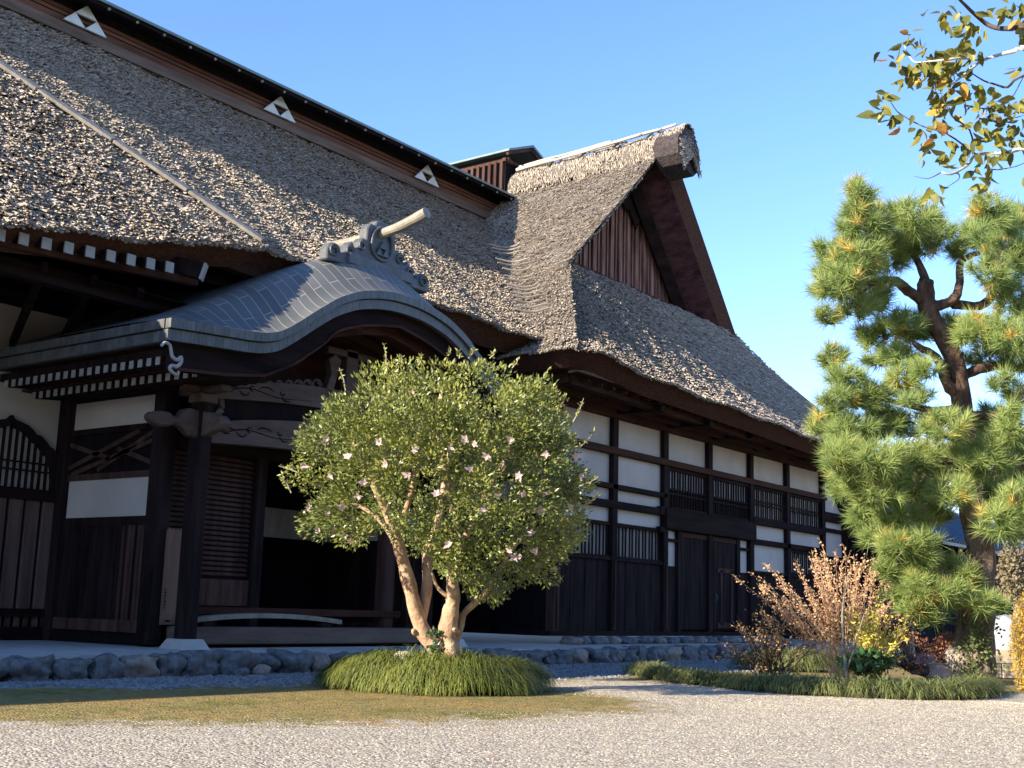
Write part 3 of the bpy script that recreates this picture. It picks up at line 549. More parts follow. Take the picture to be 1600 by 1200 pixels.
MB().extr([(XC-.26, 14.42, 6.75), (XC+.38, 14.42, 6.75), (XC+.2, 14.42, 7.16), (XC-.08, 14.42, 7.16)], (0, 1.8, 0)).build('ridge_base', TILE, porch)
# pillars, bases and brackets
def bracket_pts(x0, sg):   # elephant-nose bracket end
    return [(x0, 3.40), (x0+sg*.16, 3.42), (x0+sg*.30, 3.52), (x0+sg*.42, 3.56), (x0+sg*.56, 3.50), (x0+sg*.72, 3.49), (x0+sg*.86, 3.54), (x0+sg*.92, 3.62), (x0+sg*.84, 3.69), (x0+sg*.70, 3.72), (x0+sg*.55, 3.72), (x0+sg*.44, 3.66), (x0+sg*.34, 3.70), (x0+sg*.30, 3.80), (x0+sg*.18, 3.84), (x0, 3.82)]
for sg, X in ((-1, 11.89), (1, 2*XC-11.89)):
    c = MB().cbox(X-.13, X+.13, 14.7, 14.96, .42, 3.95, .03).build('pillar', DARK, porch, bevel=.008)
    b = MB(); b.add([(X-.27, 14.56, .28), (X+.27, 14.56, .28), (X+.27, 15.1, .28), (X-.27, 15.1, .28), (X-.19, 14.64, .43), (X+.19, 14.64, .43), (X+.19, 15.02, .43), (X-.19, 15.02, .43)], [(4, 5, 6, 7), (0, 1, 5, 4), (1, 2, 6, 5), (2, 3, 7, 6), (3, 0, 4, 7)]); b.build('base_stone', CONC, c, bevel=.01)
    b = MB(); b.xz(bracket_pts(X+sg*.1, sg), 14.74, 14.92); b.build('bracket_nose', CARVE, porch, bevel=.03)
    b = MB(); b.extr([(X-.09, p[0], p[1]) for p in [(14.72, 3.42), (14.5, 3.5), (14.3, 3.5), (14.2, 3.62), (14.35, 3.74), (14.5, 3.7), (14.6, 3.8), (14.72, 3.82)]], (.18, 0, 0)); b.build('bracket_nose', CARVE, porch, bevel=.02)
    b = MB(); b.box(X-.16, X+.16, 14.66, 14.98, 3.95, 4.10).box(X-.42, X+.42, 14.74, 14.9, 4.1, 4.2).box(X-.1, X+.1, 14.3, 15.3, 4.1, 4.2); b.build('bracket_block', CARVE, porch, bevel=.015)
    for dx in (-.36, 0, .36): MB().box(X+dx-.08, X+dx+.08, 14.74, 14.9, 4.2, 4.3).build('bearing_block', CARVE, porch, bevel=.01)
    # curved tie between girder and block
    b = MB(); b.bar((X-sg*.16, 14.82, 3.72), (X-sg*.34, 14.82, 3.92), .1, .1); b.bar((X-sg*.34, 14.82, 3.92), (X-sg*.3, 14.82, 4.15), .1, .09); b.build('curved_tie', CARVE, porch)
def arcbeam(x0, x1, zt0, ztm, zb0, zbm, y0, y1, n=30):
    b = MB(); f = lambda e, m: (lambda x: e+(m-e)*(1-((2*(x-x0)/(x1-x0))-1)**2)); return curve_band(b, f(zt0, ztm), f(zb0, zbm), y0, y1, x0, x1, n)
g1 = arcbeam(12.02, 2*XC-12.02, 3.68, 3.98, 3.36, 3.48, 14.72, 14.94).build('girder', CARVE, porch)
g2 = arcbeam(12.0, 2*XC-12.0, 4.28, 4.60, 4.04, 4.24, 14.72, 14.94).build('girder', CARVE, porch)
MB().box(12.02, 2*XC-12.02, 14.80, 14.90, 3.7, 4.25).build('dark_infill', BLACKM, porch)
def grooves(par, x0, z0, n, sg, y=14.715):
    b = MB()
    for (dx, dz, r, a0, a1) in ((.05, .05, .11, 2.8, 5.6), (.12, .02, .07, .2, 4.2), (.36, .06, .13, 3.4, 6.0), (.52, .09, .06, 1, 5), (.80, .05, .16, .6, 2.6), (1.15, .12, .05, 2, 6.5), (1.25, .08, .12, 3.3, 5.5)):
        b.tube([(x0+sg*(dx+r*math.cos(a)*(1.3-.1*a)), y, z0+dz+r*.7*math.sin(a)) for a in np.linspace(a0, a1, 12)], [.003+.009*math.sin(math.pi*i/11) for i in range(12)], 5)
    b.tube([(x0+sg*(.1+t*1.7), y, z0+.02+.07*math.sin(t*7)*(1-t)+.06*t) for t in np.linspace(0, 1, 20)], [.002+.009*(1-i/20) for i in range(20)], 5); b.build('carving', BLACKM, par)
for g_, z0 in ((g1, 3.56), (g2, 4.22)):
    grooves(g_, 12.25, z0, 6, 1); grooves(g_, 2*XC-12.25, z0, 6, -1)
# frog-leg strut with scroll work, standing on the upper girder
b = MB(); b.xz([(XC-.6, 4.55), (XC-.42, 4.55), (XC-.33, 4.9), (XC-.26, 5.12), (XC-.42, 5.2), (XC-.56, 5.1), (XC-.5, 4.85)], 14.70, 14.84)
b.xz([(XC+.6, 4.55), (XC+.5, 4.85), (XC+.56, 5.1), (XC+.42, 5.2), (XC+.26, 5.12), (XC+.33, 4.9), (XC+.42, 4.55)], 14.70, 14.84); b.box(XC-.14, XC+.14, 14.70, 14.84, 4.55, 5.35).box(XC-.6, XC+.6, 14.7, 14.84, 5.2, 5.32)
st = b.build('strut', CARVE, porch, bevel=.012)
for sg in (-1, 1):
    b = MB()
    for k in range(7):
        cx = XC+sg*(.75+k*.21); cz = 4.62-.035*k; r_ = .12-.008*k
        b.tube([(cx+r_*math.cos(a)*(1-.07*a), 14.78, cz+r_*.8*math.sin(a)*(1-.07*a)) for a in np.linspace(0, 8, 18)], .022, 6)
    b.build('scroll_carving', CARVE, porch)
# side walls and corner posts
for sg, X in ((-1, 11.8), (1, 2*XC-11.8)):
    s0, s1 = (X, X+.08) if sg < 0 else (X-.08, X)
    def sb(y0, y1, z0, z1, m, nm, d=0.0):
        a, c = (X-d, X+.08) if sg < 0 else (X-.08, X+d); return MB().box(a, c, y0, y1, z0, z1).build(nm, m, porch)
    sb(15.68, 18.17, 3.72, 4.17, PLASTER, 'plaster_panel', -.01); sb(15.68, 18.17, 2.26, 2.87, PLASTER, 'plaster_panel', -.01)
    sb(15.5, 18.17, 3.62, 3.72, DARK, 'beam', .02); sb(15.5, 18.17, 2.87, 2.97, BROWN, 'beam', .02); sb(15.5, 18.17, 2.12, 2.26, DARK, 'beam', .02); sb(15.5, 18.17, 4.17, 4.3, DARK, 'beam', .02)
    sb(15.5, 18.17, .48, .66, BROWN, 'sill', .05); sb(15.5, 18.17, .28, .46, BLACKM, 'sill', .0)
    MB().box(X+.03 if sg < 0 else X-.06, X+.06 if sg < 0 else X-.03, 15.6, 18.2, .4, 4.3).build('back_wall', BLACKM, porch)
    for k in range(10):
        y = 15.72+k*.247; m = BROWN if k in (0, 1, 2) else DARK
        sb(y, y+.235, .66, 2.12, m, 'board', -.005-.004*(k % 2))
        if k < 4: sb(y+.1, y+.135, .66, 2.12, DARK, 'batten', .015)
    xx = X-.01 if sg < 0 else X+.01
    for (ya, za, yb, zb) in ((18.1, 3.05, 16.2, 3.6), (17.9, 2.98, 15.75, 3.45), (16.7, 3.35, 15.7, 3.05), (18.1, 3.5, 16.9, 3.2), (17.2, 3.02, 15.75, 3.6)):
        MB().bar((xx, ya, za), (xx, yb, zb), .05, .075, upv=(0, 0, 1)).build('brace', BROWN, porch)
    MB().cbox(X-.14, X+.14, 15.44, 15.72, .32, 4.3, .02).build('corner_post', DARK, porch, bevel=.008)
    MB().cbox(X-.12, X+.12, 18.0, 18.22, .3, 4.3, .02).build('corner_post', DARK, porch)
MB().cbox(17.15, 17.45, 15.74, 15.98, .5, 3.4, .02).build('door_post', BROWN, porch)
MB().box(11.9, 18.0, 15.74, 15.9, 3.36, 3.55).build('lintel', DARKX, porch)
MB().cbox(13.88, 14.1, 15.72, 15.95, .4, 3.4, .02).build('door_post', DARK, porch)
sh = MB().box(11.95, 13.88, 15.84, 15.90, .9, 3.36).build('louvred_shutter', BLACKM, porch)
for k in range(24):
    z = 1.40+k*.0815; MB().extr([(12.0, 15.80, z), (12.0, 15.84, z+.045), (12.0, 15.835, z+.055), (12.0, 15.795, z+.012)], (1.84, 0, 0)).build('louvre', BROWN, sh)
for k in range(24):
    z = 1.40+k*.0815; MB().extr([(14.15, 17.3, z), (14.15, 17.34, z+.045), (14.15, 17.335, z+.055), (14.15, 17.295, z+.012)], (1.3, 0, 0)).build('louvre', DARKX, sh)
MB().box(11.95, 13.9, 15.78, 15.86, .92, 1.34).build('lower_board', BROWN, porch)
MB().box(11.95, 17.6, 15.7, 15.86, .78, .90).build('rail', BROWNX, porch)
MB().box(12.05, 17.75, 14.92, 15.5, .34, .60).build('step', WEATH, porch, bevel=.02)
MB().box(12.0, 17.9, 15.5, 18.2, .3, .55).build('floor', DARKX, porch)
MB().box(14.1, 14.2, 17.5, 17.6, .5, 3.3).box(15.5, 15.58, 17.5, 17.6, .5, 3.3).build('inner_post', BROWN, porch)
MB().box(14.6, 17.4, 17.45, 17.5, 2.2, 2.75).build('inner_panel', PALEW, porch)
# things in the porch
t = thing('threshold_rail', 'pale bowed wooden rail lying along the porch step', 'wooden rail', (13.7, 15.1, .6))
b = MB()
for i in range(16):
    x0, x1 = 12.15+i*.2, 12.15+(i+1)*.2; h = lambda x: .70+.09*(1-((x-13.75)/1.62)**2)
    b.add([(x0, 15.02, h(x0)-.045), (x1, 15.02, h(x1)-.045), (x1, 15.02, h(x1)+.03), (x0, 15.02, h(x0)+.03), (x0, 15.2, h(x0)-.045), (x1, 15.2, h(x1)-.045), (x1, 15.2, h(x1)+.03), (x0, 15.2, h(x0)+.03)], [(0, 1, 2, 3), (3, 2, 6, 7), (1, 0, 4, 5), (7, 6, 5, 4)]+([(0, 3, 7, 4)] if i == 0 else [])+([(1, 5, 6, 2)] if i == 15 else []))
b.build('curved_rail', PALEW, t)
for X in (12.5, 15.0): MB().box(X-.12, X+.12, 15.04, 15.18, .60, .68).build('foot', DARK, t)
t = thing('notice_board', 'tall narrow brown board with a notched top beside the left pillar', 'wooden board', (12.0, 15.42, .6))
zz = [(11.86, .62), (12.15, .62)]+[(12.15-.0363*k, 2.03 if k % 2 == 0 else 2.075) for k in range(9)]
MB().xz(zz, 15.38, 15.42).build('board', PLANKW, t)
b = MB()
for k in range(7): b.box(11.885, 11.90+.006*(k % 3), 15.372, 15.379, .86+.045*k, .885+.045*k)
b.box(11.93, 12.02, 15.372, 15.379, .66, .685); b.build('lettering', BLACKM, t)

# ================================================================== GABLED WING
wing = thing('gabled_wing', 'white plastered timber wing under a thatched gable roof with a latticed pediment', 'temple wing', (29, 15.3, .28))
def zlipS(X): return np.interp(X, [20.2, 20.6, 21.6, 23, 25.5, 28, 32.4, 38.5], [6.24, 6.30, 6.24, 6.12, 6.07, 6.02, 5.90, 5.85])
def rnd_corner(w, X): return 0
def f_ws(u, v):     # south skirt
    u, v = fr(u), fr(v); w = 1-v; xl = 20.25+3.5*w; xr = 38.5-6.2*w**.85; X = xl+(xr-xl)*u; zl = zlipS(X); Y = 13.4+2.75*w+.22*np.exp(-((X-xl)/.35)**2)*(1-w)
    z = zl+(9.38-zl)*(.86*w+.14*w*w); z = z-.10*np.sin(np.pi*w); return np.stack([X, Y, z], -1)
sk = thatch('skirt_roof', wing, f_ws, 50, 520, L0=.10, W0=.026, lift=.030, nu=110, nv=36, seed=21, fringe=4000)
def f_ww(u, v):     # west skirt
    u, v = fr(u), fr(v); w = 1-v; y0 = 13.55+2.55*w; Y = y0+(22.0-y0)*u; X = np.interp(w, [0, .5, 1], [20.0, 21.75, 23.62]); z = 6.25+3.05*w+.06*np.exp(-((Y-y0)/.5)**2)*(1-w)+.10*np.clip(w-.8, 0, 1)
    return np.stack([X+.25*np.exp(-((Y-y0)/.3)**2)*(1-w), Y, z], -1)
thatch('skirt_roof', wing, f_ww, 34, 700, L0=.085, W0=.024, lift=.013, nu=60, nv=36, seed=22, fringe=1500)
def f_wu(u, v):     # west slope of the gable
    u, v = fr(u), fr(v); w = 1-v; z = 9.10+4.52*w; X = XW(z)-.10; y0 = 15.98-.14*w; Y = y0+(24-y0)*u; off = .13*np.exp(-(Y-15.9)/.7)-.07*(1-w)**6
    return np.stack([X-off*.7, Y, z+off*.6-.10*np.sin(np.pi*w)], -1)
thatch('gable_roof', wing, f_wu, 52, 720, L0=.085, W0=.024, lift=.013, nu=70, nv=50, seed=23, fringe=1500)
b = MB(); b.grid(lambda s, t: (28.15+(32.35-28.15)*t**.97, 15.84+.14*t+9*s, 13.62-4.6*t-.08*math.sin(math.pi*t)), 20, 30); b.build('east_slope', THATCH_BASE, wing)
b = MB(); b.grid(lambda s, t: (32.3+6.2*t, (16.2-2.8*t)+(12)*s, 9.3-3.45*t-.15*math.sin(math.pi*t)), 12, 16); b.build('east_slope', THATCH_BASE, wing)
# eave cuts
b = MB(); strip(b, lambda s: tuple(f_ws([s], [1.0])[0]+np.array([0, .015, -.01])), lambda s: tuple(f_ws([s], [1.0])[0]+np.array([.35*(1-s)**8, .43, -.33])), 90); b.build('eave_straw', STRAWCUT, wing)
b = MB(); strip(b, lambda s: tuple(f_ww([s], [1.0])[0]+np.array([.015, 0, -.01])), lambda s: tuple(f_ww([s], [1.0])[0]+np.array([.43, .2*(1-s)**8, -.33])), 60); b.build('eave_straw', STRAWCUT, wing)
b = MB(); strip(b, lambda s: (20.6+17.6*s, 13.8, 5.86-.33*s*.6+.02), lambda s: (21.6+16*s, 15.4, 5.98), 30); strip(b, lambda s: (20.4, 13.8+8*s, 5.93), lambda s: (22.1, 15.3+6.5*s, 5.98), 6); b.build('soffit', BROWNX, wing)
MB().bar((20.9, 14.25, 5.80), (38, 14.25, 5.62), .22, .22).build('eave_purlin', BROWNX, wing)
MB().bar((21.2, 14.85, 5.74), (38, 14.85, 5.66), .18, .14).build('eave_purlin', BROWNX, wing)
MB().bar((20.9, 14.2, 5.82), (20.9, 21, 5.82), .22, .22).build('eave_purlin', BROWNX, wing)
for i in range(34):
    X = 21.3+i*.5; MB().box(X-.05, X+.05, 13.95, 15.3, 5.775-.006*i*.5, 5.83-.006*i*.5).build('eave_batten', BROWNX, wing)
# rakes: thick straw verge with dark underside
def rake(sg):
    # outer line / inner line in XZ, as function of t 0 bottom..1 top
    if sg < 0: out = lambda t: (float(XW(9.22+4.4*t))-.19, 15.97-.14*t, 9.22+4.4*t+.05)
    else: out = lambda t: (32.4-4.25*t, 15.97-.14*t, 9.0+4.62*t+.05)
    def inn(t, dy, k=1.0):
        o_ = out(t); q_ = .36 if sg < 0 else 1.0; return (o_[0]-sg*.42*k*q_, o_[1]+dy*(2.2 if sg < 0 and dy < .5 else 1), o_[2]-.40*k*q_)
    b = MB(); strip(b, lambda s: out(s), lambda s: inn(s*.97+.0, .10), 40); b.build('rake_edge', STRAWCUT, wing)
    b = MB(); strip(b, lambda s: inn(s*.97, .10), lambda s: inn(s*.95, 1.0, 1.55), 40); b.build('rake_underside', mat('rake_straw', (.035, .018, .02), .9, (.11, .05, .048), 5, stretch=(1, .3, 1), bump=.8, bscale=22, spec=.1), wing)
    b = MB(); A = inn(.0, .95, 1.6 if sg > 0 else 1.2); B_ = inn(.95, .95, 1.75 if sg > 0 else 1.4); b.bar(A, B_, .10, .34 if sg > 0 else .14, upv=(-sg*.7, 0, .7)); b.build('bargeboard', DARKX, wing)
rake(-1); rake(1)
# pediment
base = MB().box(24.4, 31.5, 16.92, 17.1, 9.55, 9.80).build('pediment_beam', BROWNX, wing, bevel=.01)
MB().box(24.2, 31.7, 16.55, 16.62, 9.44, 9.50).build('flashing_board', WEATH, wing)
b = MB(); b.xz([(24.5, 9.8), (31.6, 9.8), (28.1, 13.2)], 17.22, 17.3); ped = b.build('pediment', BLACKM, wing)
X = 24.9; k = 0
while X < 31.4:
    zt = 9.8+min(X-24.3, 31.7-X)*.92; wd = .11 if k % 3 == 0 else .055
    b = MB(); b.box(X-wd/2, X+wd/2, 17.12-.04*(k % 3 == 0), 17.2, 9.8, max(9.9, zt)); b.build('lattice_bar', mat('pediment_wood', (.09, .04, .025), .8, (.34, .18, .13), 5, stretch=(1, 1, .15), bump=.4, bscale=12), wing); X += .145; k += 1
# hanging fish ornament at the peak
b = MB(); b.xz([(28.3, 11.75), (28.55, 12.0), (28.75, 11.95), (28.95, 12.15), (29.0, 12.45), (28.6, 12.9), (28.15, 13.1), (27.7, 12.9), (27.3, 12.45), (27.35, 12.15), (27.55, 11.95), (27.75, 12.0), (28.0, 11.75), (28.15, 11.5)], 16.95, 17.03); b.build('gable_pendant', DARKX, wing, bevel=.02)
for r_ in range(3): MB().tube([(28.5+.1*r_+.12*math.cos(a)*(1-.08*a), 16.94, 12.1+.22*r_+.12*math.sin(a)*(1-.08*a)) for a in np.linspace(0, 8, 18)], .02, 5).build('scroll', BROWNX, wing)
# ridge roll
def f_rr(u, v):
    u, v = fr(u), fr(v); a = np.pi*(1.04-1.10*v); Y = 15.05+9*u; r = .52+.06*np.exp(-(Y-15.15)/.5)+.3*np.clip((Y-16)/3, 0, 1); r = r*(1-.25*np.exp(-(Y-15.0)/.12)); return np.stack([27.85+.3*np.clip((Y-15)/3, 0, 1)+r*np.cos(a), Y+.1, 13.1+(.95+.06*np.exp(-(Y-15.05)/.6))*np.abs(np.sin(a))**.7-.06*(Y-15.05)*.35], -1)
rr = thatch('ridge_roll', wing, f_rr, 24, 700, L0=.07, W0=.018, lift=.009, nu=50, nv=24, seed=24, jit=.035)
def f_re(u, v):
    u, v = fr(u), fr(v); a = np.pi*(1.25-1.5*u); r = .08+.92*(1-v); x = 27.85+.60*r*np.cos(a)*(1+.06*np.sin(5*a)); z = 13.2+.80*r*np.sin(a); return np.stack([x, 15.06+.13*(z-12.8)-.05*(1-r), z], -1)
pts = [(27.85+.58*math.cos(a)*(1+.07*math.sin(5*a)), 13.12+.90*abs(math.sin(a))**.7*(1+.05*math.sin(7*a))) for a in np.linspace(math.pi, 0, 24)]+[(28.42, 12.95), (28.1, 12.7), (27.5, 12.9)]
b = MB(); b.xz(pts, 15.16, 15.9); b.build('ridge_roll_end', mat('roll_end_straw', (.03, .024, .028), .95, (.085, .065, .06), 14, bump=1.0, bscale=25, bdist=.05), wing)
for k, (dx, dz, ya, yb) in enumerate(((-.10, 14.20, 15.55, 20.6), (-.32, 14.13, 15.9, 20.7), (-.50, 14.03, 16.4, 20.7), (.25, 14.18, 15.6, 20.6))):
    for q0, q1 in ((0, .38), (.33, .71), (.69, 1)):
      n_ = 2; ya_, yb_ = ya+(yb-ya)*q0, ya+(yb-ya)*q1; ox = rnd.uniform(-.05, .05); oz = rnd.uniform(-.03, .03); b = MB(); P = [(27.95+dx+ox+rnd.uniform(-.015, .015), ya_+(yb_-ya_)*i/n_, dz+oz-.045*(ya_+(yb_-ya_)*i/n_-15.3)+rnd.uniform(-.012, .012)) for i in range(n_+1)]
      b.tube(catmull(P, 3), rnd.uniform(.035, .055), 8, .08); b.build('ridge_pole', mat('bleached_pole', (.34, .30, .24), .8, (.58, .54, .46), 6, stretch=(1, .2, 1), bump=.5), wing, smooth=True)
for y in (16.2, 17.3, 18.4, 19.5): MB().tube([(27.4, y, 13.85-.045*(y-15.3)), (27.85, y, 14.22-.045*(y-15.3)), (28.5, y, 14.25-.045*(y-15.3))], .035, 6).build('rope_tie', TWIGD, wing)
thatch('ridge_roll_front', wing, f_re, 1.3, 700, L0=.08, W0=.02, lift=.02, nu=20, nv=8, seed=25, jit=.02)
# smoke vent on the ridge
vent = MB().box(27.25, 29.1, 20.95, 26, 13.1, 14.12).build('smoke_vent', BLACKM, wing)
b = MB(); b.extr([(26.95, 20.6, 14.22), (28.15, 20.6, 14.70), (29.35, 20.6, 14.22), (29.35, 20.6, 14.28), (28.15, 20.6, 14.78), (26.95, 20.6, 14.28)], (0, 5.6, 0)); b.build('vent_roof', GREENCU, vent)
b = MB(); b.extr([(27.0, 20.66, 14.12), (28.15, 20.66, 14.60), (29.3, 20.66, 14.12), (29.3, 20.66, 14.20), (28.15, 20.66, 14.68), (27.0, 20.66, 14.20)], (0, .08, 0)); b.box(27.2, 27.3, 20.8, 26, 14.02, 14.14).box(27.1, 29.2, 20.84, 20.96, 14.0, 14.1); b.build('vent_frame', BROWN, vent)
y = 21.0
while y < 24: MB().box(27.16, 27.25, y, y+.09, 12.9, 14.05).build('vent_slat', BROWN, vent); y += .22
# stitching poles in the valley between hall and wing
for i in range(17):
    if i in (9, 13): continue
    z = 7.35+i*.18+rnd.uniform(-.03, .03); Yv = 14.75+(z+.2-6.67)/KM; Xv = float(XW(z)); w_ = rnd.uniform(.0, .75); sg_ = rnd.uniform(-.02, .06)
    b = MB(); b.tube(catmull([(Xv-.36-w_*.25, Yv-.12, z+.13), (Xv-.16, Yv-.32, z+.10+sg_*.5), (Xv+.04, Yv-.52, z+.155+sg_), (Xv+.08+w_*.15, Yv-.62, z+.24)], 4), rnd.uniform(.014, .026), 6); b.build('valley_pole', PALEW if i < 12 else TWIG, hall)

# walls of the wing
PX = [22.1, 24.45, 26.86, 29.25, 31.75, 34.22, 36.9, 38.7]
MB().box(22.0, 38.8, 15.42, 15.6, .45, 6.2).box(22.02, 22.2, 15.42, 21.5, .45, 6.2).build('wall_core', BLACKM, wing)
def bx(nm, m, x0, x1, z0, z1, y0=15.24, y1=15.42, bev=.0): return MB().box(x0, x1, y0, y1, z0, z1).build(nm, m, wing, bevel=bev)
bx('wall_plate', BROWNX, 21.6, 39, 5.54, 5.84, 15.16, 15.42, .015)
for i, X in enumerate(PX): MB().cbox(X-.115, X+.115, 15.22, 15.44, .56, 5.54, .015).build('post', DARK if i else BROWN, wing)
bx('sill', DARKX, 21.8, 38.9, .46, .56, 15.16, 15.42)
def pan(x0, x1, z0, z1): MB().box(x0, x1, 15.345, 15.43, z0, z1).build('plaster_panel', PLASTER, wing)
def rail(x0, x1, z0, z1, y=15.20, m=None): MB().box(x0, x1, y, 15.43, z0, z1).build('rail', m or DARKX, wing, bevel=.008)
for a, c in zip(PX[:6], PX[1:7]): pan(a+.115, c-.115, 4.83, 5.54)
rail(22.0, 37.05, 4.67, 4.83, 15.18, WEATH if False else BROWNX)
for a, c in zip(PX[:2], PX[1:3]):
    pan(a+.115, c-.115, 3.97, 4.67); pan(a+.115, c-.115, 3.57, 3.85); pan(a+.115, c-.115, 3.08, 3.40)
rail(22.0, 26.9, 3.85, 3.97, 15.22); rail(22.0, 26.9, 3.40, 3.57, 15.2)
def lattice(x0, x1, z0, z1, n, mids=(), half=None):
    o_ = MB().box(x0, x1, 15.37, 15.43, z0, z1).build('lattice_window', PLASTER if half is None else BLACKM, wing)
    if half is not None: MB().box(x0, x1, 15.36, 15.371, z0+(z1-z0)*half, z1).build('pane', PLASTER, o_)
    MB().box(x0, x1, 15.27, 15.36, z1-.07, z1).box(x0, x1, 15.27, 15.36, z0, z0+.05).build('frame', DARKX, o_)
    b = MB()
    for k in range(n):
        X = x0+(k+.5)*(x1-x0)/n+rnd.uniform(-.006, .006); b.box(X-.02, X+.02, 15.315+.006*(k % 2), 15.345+.006*(k % 2), z0-.0, z1)
    b.build('bars', DARK, o_)
    for z in mids: MB().box(x0, x1, 15.30, 15.315, z-.022, z+.022).build('cross_bar', DARK, o_)
    return o_
for a, c in zip(PX[:2], PX[1:3]): lattice(a+.115, c-.115, 2.24, 3.06, 14)
for a, c in zip(PX[2:4], PX[3:5]): lattice(a+.115, c-.115, 3.62, 4.66, 15, (4.0, 4.12), half=.5)
for a, c in zip(PX[4:6], PX[5:7]): lattice(a+.115, c-.115, 3.74, 4.66, 15, (4.15, 4.25))
bx('lintel_beam', DARKX, 26.75, 31.85, 3.08, 3.60, 15.14, 15.42, .015)
bx('beam_tenon', DARK, 26.5, 26.76, 3.42, 3.62, 15.18, 15.3); bx('beam_tenon', DARK, 26.5, 26.76, 2.98, 3.12, 15.18, 15.3)
for x0, x1 in ((26.98, 27.52), (31.0, 31.6)): pan(x0, x1, 2.86, 3.06); pan(x0, x1, 2.18, 2.78); rail(x0, x1, 2.78, 2.86, 15.26)
for X in (27.6, 30.92): MB().box(X-.09, X+.09, 15.24, 15.44, .56, 3.08).build('door_jamb', DARK, wing)
rail(31.8, 36.95, 3.56, 3.74, 15.19); pan(31.87, 34.1, 3.15, 3.56); pan(34.34, 36.8, 3.15, 3.56); rail(31.8, 36.95, 3.0, 3.15, 15.22)
pan(31.87, 34.1, 2.27, 3.0); lattice(34.34, 36.8, 2.27, 2.99, 17)
pan(37.0, 38.6, 4.33, 5.54); rail(37.0, 38.8, 4.03, 4.33, 15.22); pan(37.0, 38.6, 3.82, 4.03); rail(37.0, 38.8, 3.70, 3.82, 15.24); pan(37.0, 38.6, 2.95, 3.70)
MB().bar((37.3, 15.3, 5.54), (38.9, 15.3, 4.3), .1, .3).build('brace', DARKX, wing)
def boards(x0, x1, z1):
    x = x0; k = 0
    while x < x1-.05:
        w_ = min(rnd.uniform(.22, .34), x1-x); MB().box(x, x+w_-.012, 15.30+.008*(k % 2), 15.42, .56, z1).build('wall_board', DARK, wing); x += w_; k += 1
boards(22.2, 24.35, 2.2); boards(24.55, 26.76, 2.2); boards(26.96, 27.5, 2.15); boards(31.0, 31.66, 2.15); boards(31.86, 34.1, 2.2); boards(34.3, 36.8, 2.2); boards(37, 38.6, 2.9)
rail(22, 26.8, 2.18, 2.25, 15.24, DARK); rail(31.9, 36.9, 2.18, 2.26, 15.24, DARK)
for X in (24.45, 26.86, 22.1): MB().box(X-.02, X+.02, 15.19, 15.24, .6, 2.2).build('batten', BROWN, wing)
# big door
dr = MB().box(27.69, 30.83, 15.34, 15.42, .60, 3.06).build('door', DARK, wing)
x = 27.7
while x < 30.8: MB().box(x, x+.25, 15.30, 15.34, .62, 2.98).build('door_board', DARK, dr, bevel=.006); x += .262
MB().box(27.69, 30.83, 15.27, 15.34, 2.94, 3.06).build('top_rail', BROWNX, dr); MB().box(29.9, 30.0, 15.27, 15.31, .75, 2.2).box(29.72, 30.62, 15.27, 15.31, .66, .80).box(29.72, 30.62, 15.27, 15.31, 2.12, 2.24).box(30.5, 30.6, 15.27, 15.31, .75, 2.2).build('wicket', BROWN, dr)
MB().tube([(29.55, 15.24, 1.35), (29.55, 15.2, 1.45), (29.55, 15.24, 1.55)], .02, 6).build('handle', TILE, dr)
# beam noses sticking out under the eave
for X in PX[1:7]: MB().bar((X, 15.3, 5.74), (X, 13.95, 5.70), .2, .2).build('projecting_beam', DARKX, wing)
# west wall panels
for (y0, y1) in ((15.55, 16.7), (16.9, 18.0)):
    for z0, z1 in ((4.8, 5.5), (4.0, 4.65), (3.1, 3.85)): MB().box(21.985, 22.02, y0, y1, z0, z1).build('plaster_panel', PLASTER, wing)
MB().box(21.93, 22.03, 16.72, 16.88, .5, 5.6).box(21.93, 22.03, 15.4, 18.2, 5.55, 5.8).box(21.93, 22.03, 15.4, 18.2, .46, .58).build('west_frame', DARK, wing)
# ================================================================== PLANTS
def leaf_quads(P, D, N, L, W, fold=.0):
    """rhombic leaves: base P, direction D, normal N"""
    S = np.cross(N, D); S /= np.linalg.norm(S, axis=1)[:, None]+1e-9; L = np.asarray(L)[:, None]; W = np.asarray(W)[:, None]
    A = P; B = P+D*L*.45+S*W*.5-N*W*fold; C_ = P+D*L; E_ = P+D*L*.45-S*W*.5-N*W*fold
    V = np.stack([A, B, C_, E_], 1).reshape(-1, 3); b = np.arange(len(P))*4
    T_ = np.concatenate([np.stack([b, b+1, b+2], -1), np.stack([b, b+2, b+3], -1)]); return V, T_
def leaf_obj(name, par, m, P, D, N, L, W, rv, fold=.15):
    V, T_ = leaf_quads(P, D, N, L, W, fold); me = np_mesh(name, V, tris=T_, rndv=np.concatenate([rv, rv]), org=ORG[par.name]); return link_mesh(name, me, m, par)
def unit(a): return a/(np.linalg.norm(a, axis=-1)[..., None]+1e-9)
def rvec(g, n): return unit(g.normal(0, 1, (n, 3)))
TOC = -fw; RT = rt; UP = up; FWH = unit(np.array([[fw[0], fw[1], 0]]))[0]

